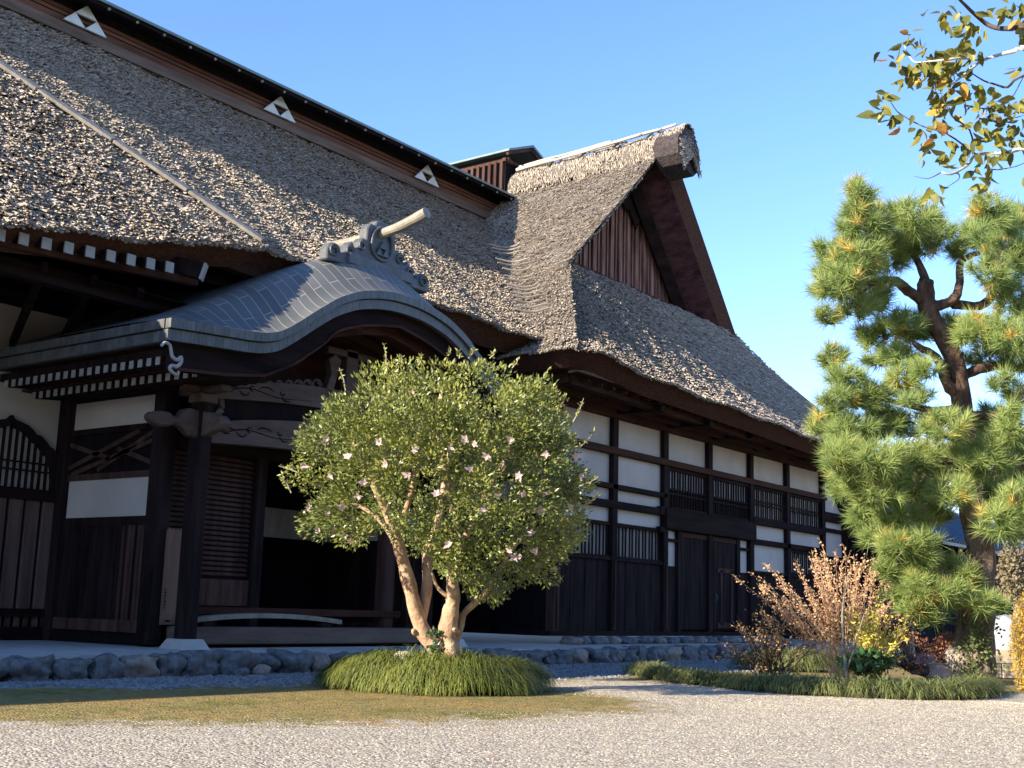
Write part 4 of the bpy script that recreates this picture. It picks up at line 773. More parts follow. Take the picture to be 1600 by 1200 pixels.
def mound(name, label, cat, cx, cy, ax, ay, rot, h, n, L, W, m, seed, group=None, edge=.0, colour=.5):
    g = np.random.default_rng(seed); t = thing(name, label, cat, (cx, cy, 0), group)
    b = MB(); c_, s_ = math.cos(rot), math.sin(rot)
    def q(r, a):
        k = 1+.05*math.sin(3*a+seed)+.04*math.sin(7*a); x = ax*r*k*math.cos(a); y = ay*r*k*math.sin(a); return (cx+x*c_-y*s_, cy+x*s_+y*c_, h*.72*max(0, 1-r**5)-.02)
    b.grid(lambda s, u: q(s*.93, u*2*math.pi), 10, 40); b.build('soil', mat('dark_soil', (.03, .03, .015), .95, (.06, .055, .03), 5), t)
    a = g.uniform(0, 2*np.pi, n); r = np.sqrt(g.uniform(0, 1, n)); out = g.uniform(0, 1, n) < .6; r[out] = g.uniform(.68, .97, out.sum())
    k = 1+.05*np.sin(3*a+seed)+.04*np.sin(7*a); tuft = .04*np.sin(a*9+r*6)
    x = ax*r*k*np.cos(a); y = ay*r*k*np.sin(a); z = h*.72*np.maximum(0, 1-r**5)+tuft*.6+h*.06*np.sin(a*5+1)
    P = np.stack([cx+x*c_-y*s_, cy+x*s_+y*c_, np.maximum(z, .0)], -1)
    od = unit(np.stack([np.cos(a)*c_-np.sin(a)*s_, np.cos(a)*s_+np.sin(a)*c_, np.zeros(n)], -1)); rv_ = rvec(g, n); rv_[:, 2] *= .2
    dirh = unit(od*(.3+r*1.2)[:, None]+rv_*.75); LL = L*g.uniform(.6, 1.25, n)
    segs = 4; pts = [P]; cur = P.copy(); pitch = g.uniform(.65, 1.25, n)-.2*r
    for sgm in range(segs):
        d = dirh*np.cos(pitch)[:, None]+np.array([0, 0, 1])*np.sin(pitch)[:, None]; cur = cur+d*(LL/segs)[:, None]; cur[:, 2] = np.maximum(cur[:, 2], .01); pts.append(cur.copy()); pitch = pitch-g.uniform(.45, .95, n)
    S = np.cross(dirh, [0, 0, 1]); V = []
    for i, p in enumerate(pts):
        w_ = (W*.5*(1-(i/segs)**1.5)+.0008); V += [p-S*w_, p+S*w_]
    V = np.stack(V, 1).reshape(-1, 3); st = len(pts)*2; bb = np.arange(n)*st; Q = np.concatenate([np.stack([bb+2*i, bb+2*i+1, bb+2*i+3, bb+2*i+2], -1) for i in range(segs)])
    rvv = np.clip(g.beta(2, 2.2, n)+.12*np.sin(a*4+2), 0, 1); me = np_mesh('blades', V, quads=Q, rndv=np.tile(rvv, segs), org=ORG[t.name]); o = link_mesh('blades', me, m, t); return t

# ---- camellia on its round grass mound
D0 = 14.9; base = at(686, 1030, D0); GX, GY = base[0], base[1]
mound('grass_mound', 'round mound of drooping green grass at the foot of the camellia', 'ornamental grass', *onz(679, 1077, 0)[:2], 1.32, 1.02, YAW-math.pi/2, .46, 15000, .34, .010, GRASS, 31)
cam_t = thing('camellia_tree', 'round crowned camellia with pale pink flowers and smooth orange trunks', 'camellia', (GX, GY, .2))
def limb(pp, rr, d0=D0): return [at(p[0], p[1], d0+(p[2] if len(p) > 2 else 0)) for p in pp], [r*1.0 for r in rr]
LIMBS = [
 ([(694, 1045, 0), (688, 1020, 0), (672, 1003, 0), (660, 985, 0), (650, 955, 0), (640, 915, -.05), (628, 872, -.1), (618, 835, -.15), (600, 790, -.3), (575, 740, -.4), (550, 690, -.5)], [.15, .125, .115, .115, .105, .10, .09, .075, .06, .045, .03]),
 ([(656, 975, .02), (664, 940, .1), (668, 905, .15), (668, 870, .2), (680, 830, .3), (690, 790, .4), (700, 720, .5), (720, 640, .5)], [.08, .08, .075, .075, .06, .055, .04, .02]),
 ([(704, 1045, 0), (705, 1020, 0), (700, 1000, 0), (700, 980, 0), (704, 955, 0), (708, 935, 0), (706, 900, -.05), (708, 865, -.1), (712, 820, -.2), (705, 770, -.3), (692, 720, -.35), (684, 660, -.4), (690, 610, -.4)], [.16, .14, .13, .135, .12, .10, .085, .085, .075, .065, .055, .04, .02]),
 ([(708, 1010, .05), (718, 985, .1), (724, 960, .15), (742, 942, .15), (758, 926, .15), (775, 900, .2), (800, 860, .3), (830, 820, .3)], [.06, .055, .05, .05, .045, .035, .025, .015]),
 ([(706, 934, 0), (694, 928, -.05), (682, 915, -.05), (676, 898, -.1), (668, 880, -.1)], [.035, .03, .025, .02, .01]),
 ([(708, 880, 0), (722, 850, .1), (740, 810, .1), (765, 760, .1), (790, 720, .0), (800, 690, -.1)], [.055, .05, .045, .035, .03, .015]),
 ([(618, 835, -.1), (640, 780, -.3), (650, 720, -.5), (655, 660, -.6)], [.05, .04, .03, .015]),
 ([(628, 870, 0), (600, 820, .1), (560, 790, .2), (520, 780, .2)], [.045, .035, .025, .012])]
b = MB()
for pp, rr in LIMBS:
    P, R2 = limb(pp, [r*.86 for r in rr]); P = catmull(P, 3); R3 = np.interp(np.linspace(0, 1, len(P)), np.linspace(0, 1, len(R2)), R2); b.tube(P, [float(r)*(1+.05*math.sin(i*1.7)) for i, r in enumerate(R3)], 10, .05)
for px, py, r in ((648, 987, .045), (712, 985, .035)): b.tube([at(px-3, py-2, D0-.12), at(px, py, D0-.05), at(px+3, py+3, D0)], [.02, r, r], 8)
b.build('trunk', BARKO, cam_t, smooth=True)
g = np.random.default_rng(77)
# crown: clumps filling an umbrella-shaped outline
OUT = [(440, 725), (462, 690), (490, 655), (520, 620), (560, 590), (600, 572), (650, 560), (700, 552), (750, 556), (800, 565), (850, 590), (885, 630), (905, 680), (915, 730), (918, 780), (905, 830), (890, 870), (870, 905), (835, 930), (800, 935), (765, 925), (735, 905), (690, 880), (650, 865), (620, 840), (590, 835), (550, 840), (515, 835), (485, 820), (468, 790), (452, 760)]
OUT = [(688+(x-688)*.94, 742+(y-742)*(.93 if y < 742 else 1.0)) for x, y in OUT]
def inside(px, py, poly):
    c = False; j = len(poly)-1
    for i in range(len(poly)):
        xi, yi = poly[i]; xj, yj = poly[j]
        if (yi > py) != (yj > py) and px < (xj-xi)*(py-yi)/(yj-yi)+xi: c = not c
        j = i
    return c
cl = []; tries = 0
while len(cl) < 350 and tries < 40000:
    tries += 1; px, py = rnd.uniform(440, 920), rnd.uniform(552, 938)
    if not inside(px, py, OUT): continue
    # thickness in depth from the distance to the centre
    ex = (px-690)/245; ey = (py-735)/200; rr_ = min(1, math.hypot(ex, ey)); dm = 1.65*math.sqrt(max(.02, 1-rr_**2.4)); s_ = rnd.uniform(-1, 1); s_ = math.copysign(abs(s_)**.45, s_)
    if abs(s_)*1.0 < .45 and rnd.random() < .6: continue
    cl.append((px, py, D0-.05+s_*dm, rnd.choice([.11, .14, .18, .24])))
n = 0; Ps = []; Ds = []; Ns = []; R4 = []
cc = at(690, 770, D0)
for (px, py, dd, r) in cl:
    k = int(150*(r/.18)**2); c = at(px, py, dd); v = rvec(g, k); rad = r*g.uniform(.35, 1.05, k)**.6; p = c+v*rad[:, None]*np.array([1.15, 1.15, .8])
    od = unit(p-cc); D = unit(od*.7+v*.5+rvec(g, k)*.8+np.array([0, 0, .25])); N = unit(np.cross(D, rvec(g, k))+od*.4+np.array([0, 0, .5])); Ps.append(p); Ds.append(D); Ns.append(N)
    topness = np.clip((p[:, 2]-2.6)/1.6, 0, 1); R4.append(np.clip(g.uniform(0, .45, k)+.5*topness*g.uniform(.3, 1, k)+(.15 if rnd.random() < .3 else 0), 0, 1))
P = np.concatenate(Ps); D = np.concatenate(Ds); N = np.concatenate(Ns); rv = np.concatenate(R4)
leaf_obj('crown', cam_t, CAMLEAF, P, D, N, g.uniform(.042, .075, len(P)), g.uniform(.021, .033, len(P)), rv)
# upright shoots over the outline
SH = [(603, 575, 600, 537), (500, 655, 512, 622), (520, 650, 508, 620), (540, 610, 530, 575), (732, 560, 740, 545), (718, 560, 716, 548), (655, 570, 658, 555), (840, 600, 858, 575), (870, 640, 885, 618), (895, 660, 912, 622), (905, 700, 930, 672), (470, 740, 435, 728), (455, 770, 440, 745), (765, 560, 775, 548), (800, 575, 810, 560), (620, 570, 628, 556), (905, 760, 932, 748), (912, 790, 935, 775), (480, 690, 462, 672), (700, 556, 704, 543)]
for (x0, y0, x1, y1) in SH:
    b = MB(); Ps = []; Ds = []; Ns = []; dd = D0+rnd.uniform(-.4, .4); P = [at(x0, y0, dd), at((x0+x1)/2+2, (y0+y1)/2, dd), at(x1, y1, dd)]; b.tube(P, [.009, .007, .003], 5)
    for k in range(16):
        t_ = rnd.uniform(.1, 1); q_ = np.array(P[0])*(1-t_)+np.array(P[2])*t_; Ps.append(q_); Ds.append(unit(rvec(g, 1)[0]+np.array([0, 0, .6]))); Ns.append(rvec(g, 1)[0])
    o_ = b.build('shoot', TWIG, cam_t); leaf_obj('leaves', o_, CAMLEAF, np.array(Ps), np.array(Ds), np.array(Ns), g.uniform(.04, .07, len(Ps)), g.uniform(.018, .028, len(Ps)), g.uniform(.5, 1, len(Ps)))
FL = [(793, 691), (742, 697), (760, 715), (812, 745), (820, 775), (735, 735), (700, 700), (605, 722), (520, 745), (545, 715), (508, 690), (480, 790), (500, 825), (520, 830), (535, 835), (545, 842), (510, 800), (570, 755), (640, 740), (650, 700), (795, 860), (808, 868), (838, 858), (800, 875), (868, 870), (880, 868), (865, 890), (838, 885), (898, 715), (905, 745), (855, 770), (640, 612), (775, 770), (725, 690), (850, 705), (560, 775), (845, 800), (890, 790), (530, 790), (475, 730), (590, 690), (680, 775), (830, 830), (752, 800), (700, 850)]
for (px, py) in FL:
    ex = (px-690)/245; ey = (py-735)/200; rr_ = min(1, math.hypot(ex, ey)); dd = D0-1.72*math.sqrt(max(.02, 1-rr_**2.4))-.02; c = at(px+rnd.uniform(-4, 4), py+rnd.uniform(-4, 4), dd); ax_ = unit(TOC+rvec(g, 1)[0]*.6); k = 6
    a_ = unit(np.cross(ax_, [0.1, .2, 1])); b_ = np.cross(ax_, a_); an = np.linspace(0, 2*np.pi, k, endpoint=False)+rnd.random()
    D = unit(np.cos(an)[:, None]*a_+np.sin(an)[:, None]*b_+ax_*.35+rvec(g, k)*.35); N = unit(np.repeat(ax_[None], k, 0)-D*.3); leaf_obj('flower', cam_t, PETAL, np.repeat(c[None], k, 0), D, N, g.uniform(.03, .075, k), g.uniform(.03, .05, k), np.zeros(k), fold=-.1)
sb_ = rock_mesh('mound_stone', .16, .1, .09, 91, sub=2, boxy=.9); o = link_mesh('mound_stone', sb_, mat('cream_stone', (.5, .45, .36), .85, (.62, .57, .47), 5, bump=.3), org=at(632, 1030, D0)); tag(o, 'smooth cream stone at the left foot of the camellia trunks', 'stone')
iv = thing('ivy_sprig', 'small leafy ivy sprig climbing between the two camellia trunks', 'ivy', tuple(at(690, 1020, D0-.1)))
k = 90; py_ = g.uniform(985, 1030, k); px_ = 682+(py_-1010)*.12+g.normal(0, 7, k); P = np.array([at(x, y, D0-.12) for x, y in zip(px_, py_)]); leaf_obj('leaves', iv, LEAFDK, P, rvec(g, k), unit(rvec(g, k)+TOC), g.uniform(.04, .07, k), g.uniform(.03, .05, k), g.uniform(.2, 1, k))
MB().tube([at(686, 1030, D0-.1), at(690, 1005, D0-.12), at(682, 985, D0-.12)], .008, 5).build('stem', TWIGD, iv)

# ---- low grass border on the right
def border(name, label, pts, wd, h, n, seed, m=GRASSP):
    g = np.random.default_rng(seed); P0 = [np.array(onz(x, y, 0)[:2]) for x, y in pts]; c = np.mean(P0, 0); t = thing(name, label, 'ornamental grass', (c[0], c[1], 0), 'low grass tufts edging the planted bed')
    seg = np.array(P0); L = np.concatenate([[0], np.cumsum(np.linalg.norm(np.diff(seg, axis=0), axis=1))]); u = g.uniform(0, L[-1], n); xy = np.stack([np.interp(u, L, seg[:, i]) for i in (0, 1)], -1)
    e = .05; d = unit(np.stack([np.interp(np.clip(u+e, 0, L[-1]), L, seg[:, i])-np.interp(np.clip(u-e, 0, L[-1]), L, seg[:, i]) for i in (0, 1)], -1)); nn = np.stack([-d[:, 1], d[:, 0]], -1)
    tn = np.round(u/.33)*.33+.05*np.sin(u*5); off = g.normal(0, wd*.33, n); xy = xy+nn*off[:, None]+d*((tn-u)*.55)[:, None]
    z = h*.45*np.exp(-(off/wd)**2*2)*g.uniform(.3, 1, n); P = np.concatenate([xy, z[:, None]], 1); LL = h*g.uniform(.6, 1.4, n)
    dirh = unit(np.concatenate([nn*np.sign(off+g.normal(0, .1, n))[:, None]+g.normal(0, .7, (n, 2)), np.zeros((n, 1))], 1)); pitch = g.uniform(.5, 1.3, n); cur = P.copy(); P_ = [cur.copy()]
    for s in range(3): cur = cur+(dirh*np.cos(pitch)[:, None]+np.array([0, 0, 1])*np.sin(pitch)[:, None])*(LL/3)[:, None]; cur[:, 2] = np.maximum(cur[:, 2], .005); P_.append(cur.copy()); pitch = pitch-g.uniform(.5, 1.1, n)
    S = np.cross(dirh, [0, 0, 1]); V = []
    for i, p in enumerate(P_): w_ = .006*(1-(i/3)**1.5)+.0006; V += [p-S*w_, p+S*w_]
    V = np.stack(V, 1).reshape(-1, 3); bb = np.arange(n)*8; Q = np.concatenate([np.stack([bb+2*i, bb+2*i+1, bb+2*i+3, bb+2*i+2], -1) for i in range(3)]); rv = np.clip(g.beta(2, 2, n)+.25*np.sin(tn*3.3), 0, 1)
    link_mesh('blades', np_mesh('blades', V, quads=Q, rndv=np.tile(rv, 3), org=ORG[t.name]), m, t)
    b = MB(); w = wd*.62
    for i in range(len(P0)-1):
        a, c2 = P0[i], P0[i+1]; dd = (c2-a)/np.linalg.norm(c2-a); nn_ = np.array([-dd[1], dd[0]]); b.extr([(a[0]+nn_[0]*w, a[1]+nn_[1]*w, 0), (a[0]+nn_[0]*w*.5, a[1]+nn_[1]*w*.5, h*.5), (a[0]-nn_[0]*w*.5, a[1]-nn_[1]*w*.5, h*.5), (a[0]-nn_[0]*w, a[1]-nn_[1]*w, 0)], (c2[0]-a[0], c2[1]-a[1], 0))
    b.build('base_mat', mat('dark_soil', (.03, .03, .015)), t); return t
border('grass_border', 'pale low grass border running along the gravel toward the gabled wing', [(1005, 1052), (1040, 1062), (1090, 1069), (1150, 1074), (1185, 1080)], .38, .24, 9000, 41)
border('grass_border', 'darker low grass border in front of the bare bushes and the pine', [(1190, 1080), (1240, 1083), (1300, 1087), (1370, 1090), (1440, 1092), (1510, 1090), (1530, 1080)], .38, .28, 13000, 42)
mound('clipped_grass', 'dark rounded grass clump behind the small bush', 'ornamental grass', *onz(1240, 1048, 0)[:2], 1.1, .6, YAW-math.pi/2, .45, 5000, .22, .010, GRASSP, 43)

# ---- pine
DP = 20.2; pb = onz(1520, 1072, 0); pine = thing('pine_tree', 'tall cloud-pruned pine with thick furrowed trunk at right of the wing', 'pine', (pb[0], pb[1], 0))
def ptube(b, pp, n=10, bump=.06, dd=DP):
    P = [at(p[0], p[1], dd+p[3]) for p in pp]; R2 = [p[2]/2*DP/F*(.88 if p[1] < 720 else 1) for p in pp]; Q = catmull(P, 4); R3 = np.interp(np.linspace(0, 1, len(Q)), np.linspace(0, 1, len(R2)), R2); b.tube(Q, list(map(float, R3)), n, bump)
b = MB(); ptube(b, [(1515, 1080, 92, 0), (1518, 1055, 74, 0), (1522, 1010, 62, 0), (1526, 960, 54, 0), (1529, 915, 48, 0), (1533, 870, 43, 0), (1527, 830, 42, 0), (1518, 790, 40, 0), (1512, 740, 36, 0), (1510, 700, 35, 0)], 16, .07); b.build('trunk', BARKP, pine, smooth=True)
b = MB(); ptube(b, [(1510, 710, 35, 0), (1506, 660, 34, 0), (1500, 610, 34, 0), (1490, 560, 34, 0), (1470, 520, 32, 0), (1450, 485, 32, 0), (1446, 450, 30, 0), (1448, 436, 24, 0)], 14, .06)
LM = [[(1500, 620, 26, 0), (1480, 600, 20, -.1), (1472, 575, 18, -.2), (1460, 555, 15, -.3), (1440, 545, 12, -.4), (1428, 535, 8, -.5)],
 [(1448, 480, 22, 0), (1475, 475, 18, -.1), (1492, 465, 17, -.1), (1500, 440, 14, 0), (1500, 412, 13, .1), (1515, 400, 11, .1), (1530, 395, 8, .1)],
 [(1440, 470, 20, 0), (1420, 455, 18, -.2), (1400, 440, 17, -.4), (1370, 440, 12, -.5), (1345, 455, 8, -.5), (1330, 475, 5, -.5)],
 [(1490, 475, 18, 0), (1530, 478, 16, .2), (1550, 462, 15, .3), (1560, 430, 14, .4), (1590, 410, 12, .5), (1620, 400, 10, .6)],
 [(1490, 600, 20, 0), (1520, 580, 17, .1), (1560, 572, 16, .2), (1600, 572, 12, .3)],
 [(1495, 640, 18, 0), (1450, 640, 12, .3), (1400, 628, 10, .4), (1370, 618, 9, .5), (1352, 590, 6, .5)],
 [(1505, 650, 18, 0), (1560, 650, 14, -.3), (1585, 665, 8, -.4)],
 [(1512, 720, 16, 0), (1460, 720, 10, -.4), (1420, 715, 8, -.6), (1380, 700, 6, -.8), (1330, 690, 4, -.9)],
 [(1512, 760, 16, 0), (1450, 770, 10, .4), (1400, 775, 8, .6), (1350, 790, 5, .6)],
 [(1515, 720, 16, 0), (1560, 720, 10, .4), (1600, 730, 8, .6)],
 [(1448, 445, 16, 0), (1430, 400, 12, .2), (1400, 370, 9, .3), (1370, 350, 7, .3), (1345, 300, 4, .2)],
 [(1520, 950, 14, -.1), (1490, 925, 10, -.5), (1460, 930, 8, -.7), (1420, 925, 5, -.9)]]
b.build('upper_trunk', BARKR, pine, smooth=True)
for l in LM:
    b = MB(); ptube(b, l, 9, .14); b.build('limb', BARKR, pine, smooth=True)
b = MB()
for l in ([(1512, 930, 9, -.4), (1510, 905, 8, -.45), (1511, 880, 7, -.5), (1500, 860, 5, -.5)], [(1510, 915, 7, -.4), (1490, 912, 6, -.6), (1478, 890, 5, -.6), (1470, 870, 3, -.6), (1472, 855, 2, -.6)], [(1476, 900, 4, -.6), (1460, 885, 3, -.7), (1450, 870, 2, -.7)], [(1500, 905, 5, -.5), (1495, 885, 4, -.5), (1498, 865, 2, -.5)]): ptube(b, l, 6, .05)
b.build('dead_branches', PALEW, pine)
PADS = [(1340, 310, 28, 32), (1345, 350, 45, 28), (1385, 345, 40, 26), (1430, 335, 45, 30), (1300, 390, 28, 26), (1340, 400, 52, 32), (1390, 395, 45, 30), (1440, 375, 40, 26), (1310, 440, 42, 28), (1350, 445, 40, 22), (1295, 490, 28, 18), (1340, 480, 36, 18), (1465, 360, 28, 24),
 (1545, 325, 34, 28), (1585, 345, 34, 32), (1530, 365, 40, 26), (1575, 385, 40, 28), (1600, 400, 30, 30), (1580, 465, 34, 40), (1545, 425, 38, 26), (1500, 385, 26, 20),
 (1385, 525, 42, 26), (1430, 510, 44, 24), (1480, 515, 50, 26), (1535, 515, 52, 28), (1585, 520, 40, 30), (1410, 560, 40, 20), (1545, 555, 48, 22), (1590, 560, 34, 26), (1370, 555, 26, 18),
 (1300, 555, 22, 20), (1320, 590, 34, 24), (1345, 620, 40, 20), (1300, 625, 26, 20), (1410, 590, 32, 18), (1430, 615, 34, 16), (1590, 620, 30, 22), (1375, 605, 26, 16),
 (1290, 660, 34, 24), (1330, 670, 44, 26), (1380, 665, 46, 24), (1430, 660, 44, 24), (1480, 665, 40, 22), (1540, 660, 44, 28), (1585, 670, 34, 30), (1320, 710, 42, 28), (1370, 715, 50, 30), (1425, 715, 44, 26), (1475, 720, 40, 26), (1545, 715, 44, 30), (1590, 720, 34, 34),
 (1325, 755, 36, 24), (1375, 765, 50, 28), (1430, 770, 50, 26), (1485, 770, 40, 24), (1540, 770, 44, 30), (1590, 780, 32, 34), (1345, 800, 30, 20), (1400, 805, 36, 20), (1460, 800, 34, 16), (1560, 815, 40, 30), (1595, 830, 24, 30),
 (1375, 840, 30, 18), (1410, 850, 42, 22), (1440, 870, 30, 18), (1400, 885, 36, 18), (1440, 915, 36, 20), (1400, 925, 26, 16), (1480, 925, 42, 20), (1435, 945, 36, 18), (1520, 935, 40, 16), (1555, 945, 22, 14), (1460, 962, 20, 10)]
POUT = [(1340, 285), (1450, 320), (1600, 315), (1610, 840), (1560, 850), (1540, 950), (1420, 960), (1360, 850), (1290, 740), (1270, 640), (1300, 560), (1275, 480), (1280, 390)]
for i in range(150):
    px, py = rnd.uniform(1275, 1610), rnd.uniform(290, 960)
    ok = False; j_ = len(POUT)-1
    for i_ in range(len(POUT)):
        xi, yi = POUT[i_]; xj, yj = POUT[j_]
        if (yi > py) != (yj > py) and px < (xj-xi)*(py-yi)/(yj-yi)+xi: ok = not ok
        j_ = i_
    if ok and rnd.random() < .6 and not (1400 < px < 1600 and 400 < py < 480) and not (1430 < px < 1560 and 580 < py < 640): PADS.append((px, py, rnd.uniform(14, 28), rnd.uniform(8, 16)))
g = np.random.default_rng(5); TP = []; TD = []; TR = []; b = MB()
for (px, py, rx, ry) in PADS:
    dd = rnd.uniform(-1.3, 1.1) if py < 850 else rnd.uniform(-.9, -.5); k = max(6, int(rx*ry/27)); c = at(px, py, DP+dd); 
    for i in range(k):
        v = rvec(g, 1)[0]; rad = g.uniform(.3, 1)**.5; ox, oy, od = v[0]*rx*rad, v[1]*ry*rad, v[2]*rx*.011*rad
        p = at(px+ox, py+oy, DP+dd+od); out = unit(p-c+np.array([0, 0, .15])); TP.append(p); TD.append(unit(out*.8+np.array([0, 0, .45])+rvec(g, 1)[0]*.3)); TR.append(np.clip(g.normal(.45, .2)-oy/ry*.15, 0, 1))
        if i % 2 == 0: b.bar(c+(p-c)*.1, p, .012, .012, w2=.006, h2=.006, upv=(.1, .2, 1))
b.build('twigs', TWIGD, pine)
TP = np.array(TP); TD = np.array(TD); TR = np.array(TR); nt_ = len(TP); K = 64
S = np.repeat(TP, K, 0)-np.repeat(TD, K, 0)*g.uniform(0, .12, nt_*K)[:, None]; Dn = unit(np.repeat(TD, K, 0)*.7+rvec(g, nt_*K)*.85); Ln = g.uniform(.17, .30, nt_*K)[:, None]
W_ = unit(np.cross(Dn, rvec(g, nt_*K)))*.0055; V = np.stack([S-W_, S+W_, S+Dn*Ln], 1).reshape(-1, 3); T_ = np.arange(nt_*K*3).reshape(-1, 3)
yel = np.repeat(g.uniform(0, 1, nt_) < .05, K); rv = np.clip(np.repeat(TR, K)+g.normal(0, .12, nt_*K), 0, 1)
def sub_obj(nm, msk, m, par):
    link_mesh(nm, np_mesh(nm, V.reshape(-1, 3, 3)[msk].reshape(-1, 3), tris=np.arange(msk.sum()*3).reshape(-1, 3), rndv=rv[msk], org=ORG[par.name]), m, par)
sub_obj('crown', ~yel, NEEDLE, pine); sub_obj('yellow_needles', yel & (g.uniform(0, 1, nt_*K) < .7), NEEDLEY, pine)
# ivy on the pine trunk
k = 500; py_ = g.uniform(965, 1070, k); px_ = 1525+g.normal(0, 17, k); P = np.array([at(x, y, DP-.42+abs(x-1522)/60*.25) for x, y in zip(px_, py_)]); iv = thing('ivy_on_trunk', 'ivy climbing the foot of the pine trunk', 'ivy', tuple(at(1520, 1060, DP-.4)))
leaf_obj('leaves', iv, mat('ivy_leaf', (.05, .07, .025), .5, (.16, .2, .07), 4, attr='rnd', transl=.1), P, rvec(g, k), unit(rvec(g, k)*.6+TOC), g.uniform(.05, .09, k), g.uniform(.03, .06, k), g.uniform(0, 1, k))

# ---- bushes
def twiggy(name, label, cat, base_px, depth, stems, leafm, nleaf, lsize, seed, twm=TWIG, spread=1.0, rad=.012, group=None, extra=None):
    g = np.random.default_rng(seed); bp = at(*base_px, depth); t = thing(name, label, cat, (bp[0], bp[1], 0), group); b = MB(); LP = []; LD = []
    for (tx, ty, n_) in stems:
        for i in range(n_):
            b0 = bp+np.array([g.normal(0, .12), g.normal(0, .12), 0])*spread; b0[2] = 0.0; tip = at(tx+g.normal(0, 16), ty+g.normal(0, 14), depth+g.normal(0, .5)*spread)
            mid = (b0*.45+tip*.55)+np.array([0, 0, .18])*np.linalg.norm(tip-b0)*.4+rvec(g, 1)[0]*.05; C_ = catmull([b0, mid, tip], 5); b.tube(C_, [rad*(1-.8*j/10) for j in range(len(C_))], 4, .15)
            for s in range(3):
                j = rnd.randint(4, 9); q_ = C_[j]+unit(C_[j]-C_[j-2]+rvec(g, 1)[0]*.07)*g.uniform(.12, .35); b.tube([C_[j], q_], [.005, .002], 3); m_ = max(1, nleaf//4)
                for l in range(m_): LP.append(C_[j]+(q_-C_[j])*g.uniform(.2, 1)+g.normal(0, .02, 3)); LD.append(unit(q_-C_[j]+rvec(g, 1)[0]*.3*1.5))
            for l in range(nleaf): 
                j = g.uniform(.35, 1)*10; j0 = int(min(j, 9)); q_ = C_[j0]+(C_[j0+1]-C_[j0])*(j-j0); LP.append(q_+g.normal(0, .025, 3)); LD.append(unit(C_[j0+1]-C_[j0]+rvec(g, 1)[0]*.15))
    b.build('stems', twm, t); LP = np.array(LP); LD = np.array(LD); LD = unit(LD*.6+rvec(g, len(LD))); n = len(LP); leaf_obj('leaves', t, leafm, LP, LD, rvec(g, n), g.uniform(.7, 1.3, n)*lsize, g.uniform(.4, .7, n)*lsize, g.uniform(0, 1, n)); return t
STEMT = mat('straw_stem', (.42, .30, .17), .8, (.60, .45, .28), 6)
twiggy('winter_bush', 'large spreading bush of tan twigs with pinkish dry leaves', 'bush', (1318, 1046), 19.8,
       [(1190, 905, 5), (1215, 900, 5), (1240, 895, 6), (1270, 898, 7), (1290, 885, 7), (1325, 878, 7), (1350, 888, 7), (1375, 900, 6), (1395, 915, 5), (1240, 940, 6), (1290, 935, 9), (1340, 935, 9), (1370, 965, 7), (1260, 970, 5), (1215, 945, 4)], LEAFTAN, 48, .045, 51, twm=STEMT, rad=.006)
twiggy('small_bush', 'small low bush with orange tan leaves left of the larger bush', 'bush', (1205, 1050), 19.4, [(1150, 1010, 6), (1165, 985, 7), (1190, 970, 8), (1215, 975, 7), (1240, 1000, 6), (1255, 1015, 5), (1180, 1020, 5), (1225, 1025, 5), (1200, 1000, 6)], mat('apricot_leaf', (.5, .27, .12), .6, (.72, .48, .22), 4, attr='rnd', transl=.25), 16, .045, 52, twm=TWIGD)
twiggy('yellow_shrub', 'bright yellow leaved shrub between the tan bush and the pine', 'bush', (1365, 1050), 19.2, [(1360, 965, 8), (1385, 975, 8), (1370, 1000, 9), (1350, 985, 6), (1400, 990, 5), (1340, 960, 3)], LEAFYEL, 26, .055, 53, twm=STEMT)
t = thing('sapling', 'thin upright sapling rising from the grass border before the large bush', 'sapling', tuple(onz(1325, 1082, 0))); b = MB(); b.tube([at(1325, 1082, 18.2), at(1322, 1050, 18.2), at(1318, 1015, 18.2), at(1316, 960, 18.2), at(1322, 900, 18.2)], [.035, .03, .024, .015, .006], 8); b.tube([at(1322, 1050, 18.2), at(1334, 1015, 18.25), at(1350, 960, 18.3), at(1352, 920, 18.3)], [.02, .014, .008, .004], 6); b.build('trunk', PALEW, t, smooth=True)
k = 60; P = np.array([at(rnd.choice([1318, 1350])+rnd.uniform(-14, 14), rnd.uniform(895, 960), 18.2) for i in range(k)]); leaf_obj('leaves', t, LEAFTAN, P, rvec(g, k), rvec(g, k), np.full(k, .04), np.full(k, .02), g.uniform(0, 1, k))
def broad(name, label, cat, px, py, rx, ry, depth, n, ls, m, seed, round_=1.0, group=None):
    g = np.random.default_rng(seed); bp = at(px, py+ry, depth); t = thing(name, label, cat, (bp[0], bp[1], max(0, bp[2]-.05)), group); v = rvec(g, n); r = g.uniform(.3, 1, n)**.5; P = np.array([at(px+v[i, 0]*rx*r[i], py+v[i, 1]*ry*r[i], depth+v[i, 2]*rx*r[i]*depth/F) for i in range(n)]); c = at(px, py+ry*.6, depth)
    D = unit(unit(P-c)*.6+rvec(g, n)*.7); N = unit(unit(P-c)*.6+rvec(g, n)*.5+np.array([0, 0, .6])); leaf_obj('leaves', t, m, P, D, N, g.uniform(.7, 1.3, n)*ls, g.uniform(.7, 1.1, n)*ls*round_, g.uniform(0, 1, n))
    b = MB()
    for i in range(0, min(n, 60)): b.tube([c*.3+bp*.7, P[i]], [.008, .003], 4)
    b.build('stems', TWIGD, t); return t
broad('leopard_plant', 'low plant with big round glossy green leaves under the bare bush', 'plant', 1352, 1036, 42, 17, 18.9, 330, .11, mat('glossy_round_leaf', (.03, .08, .025), .3, (.10, .22, .07), 4, attr='rnd', spec=.6, transl=.1), 61, 1.0)
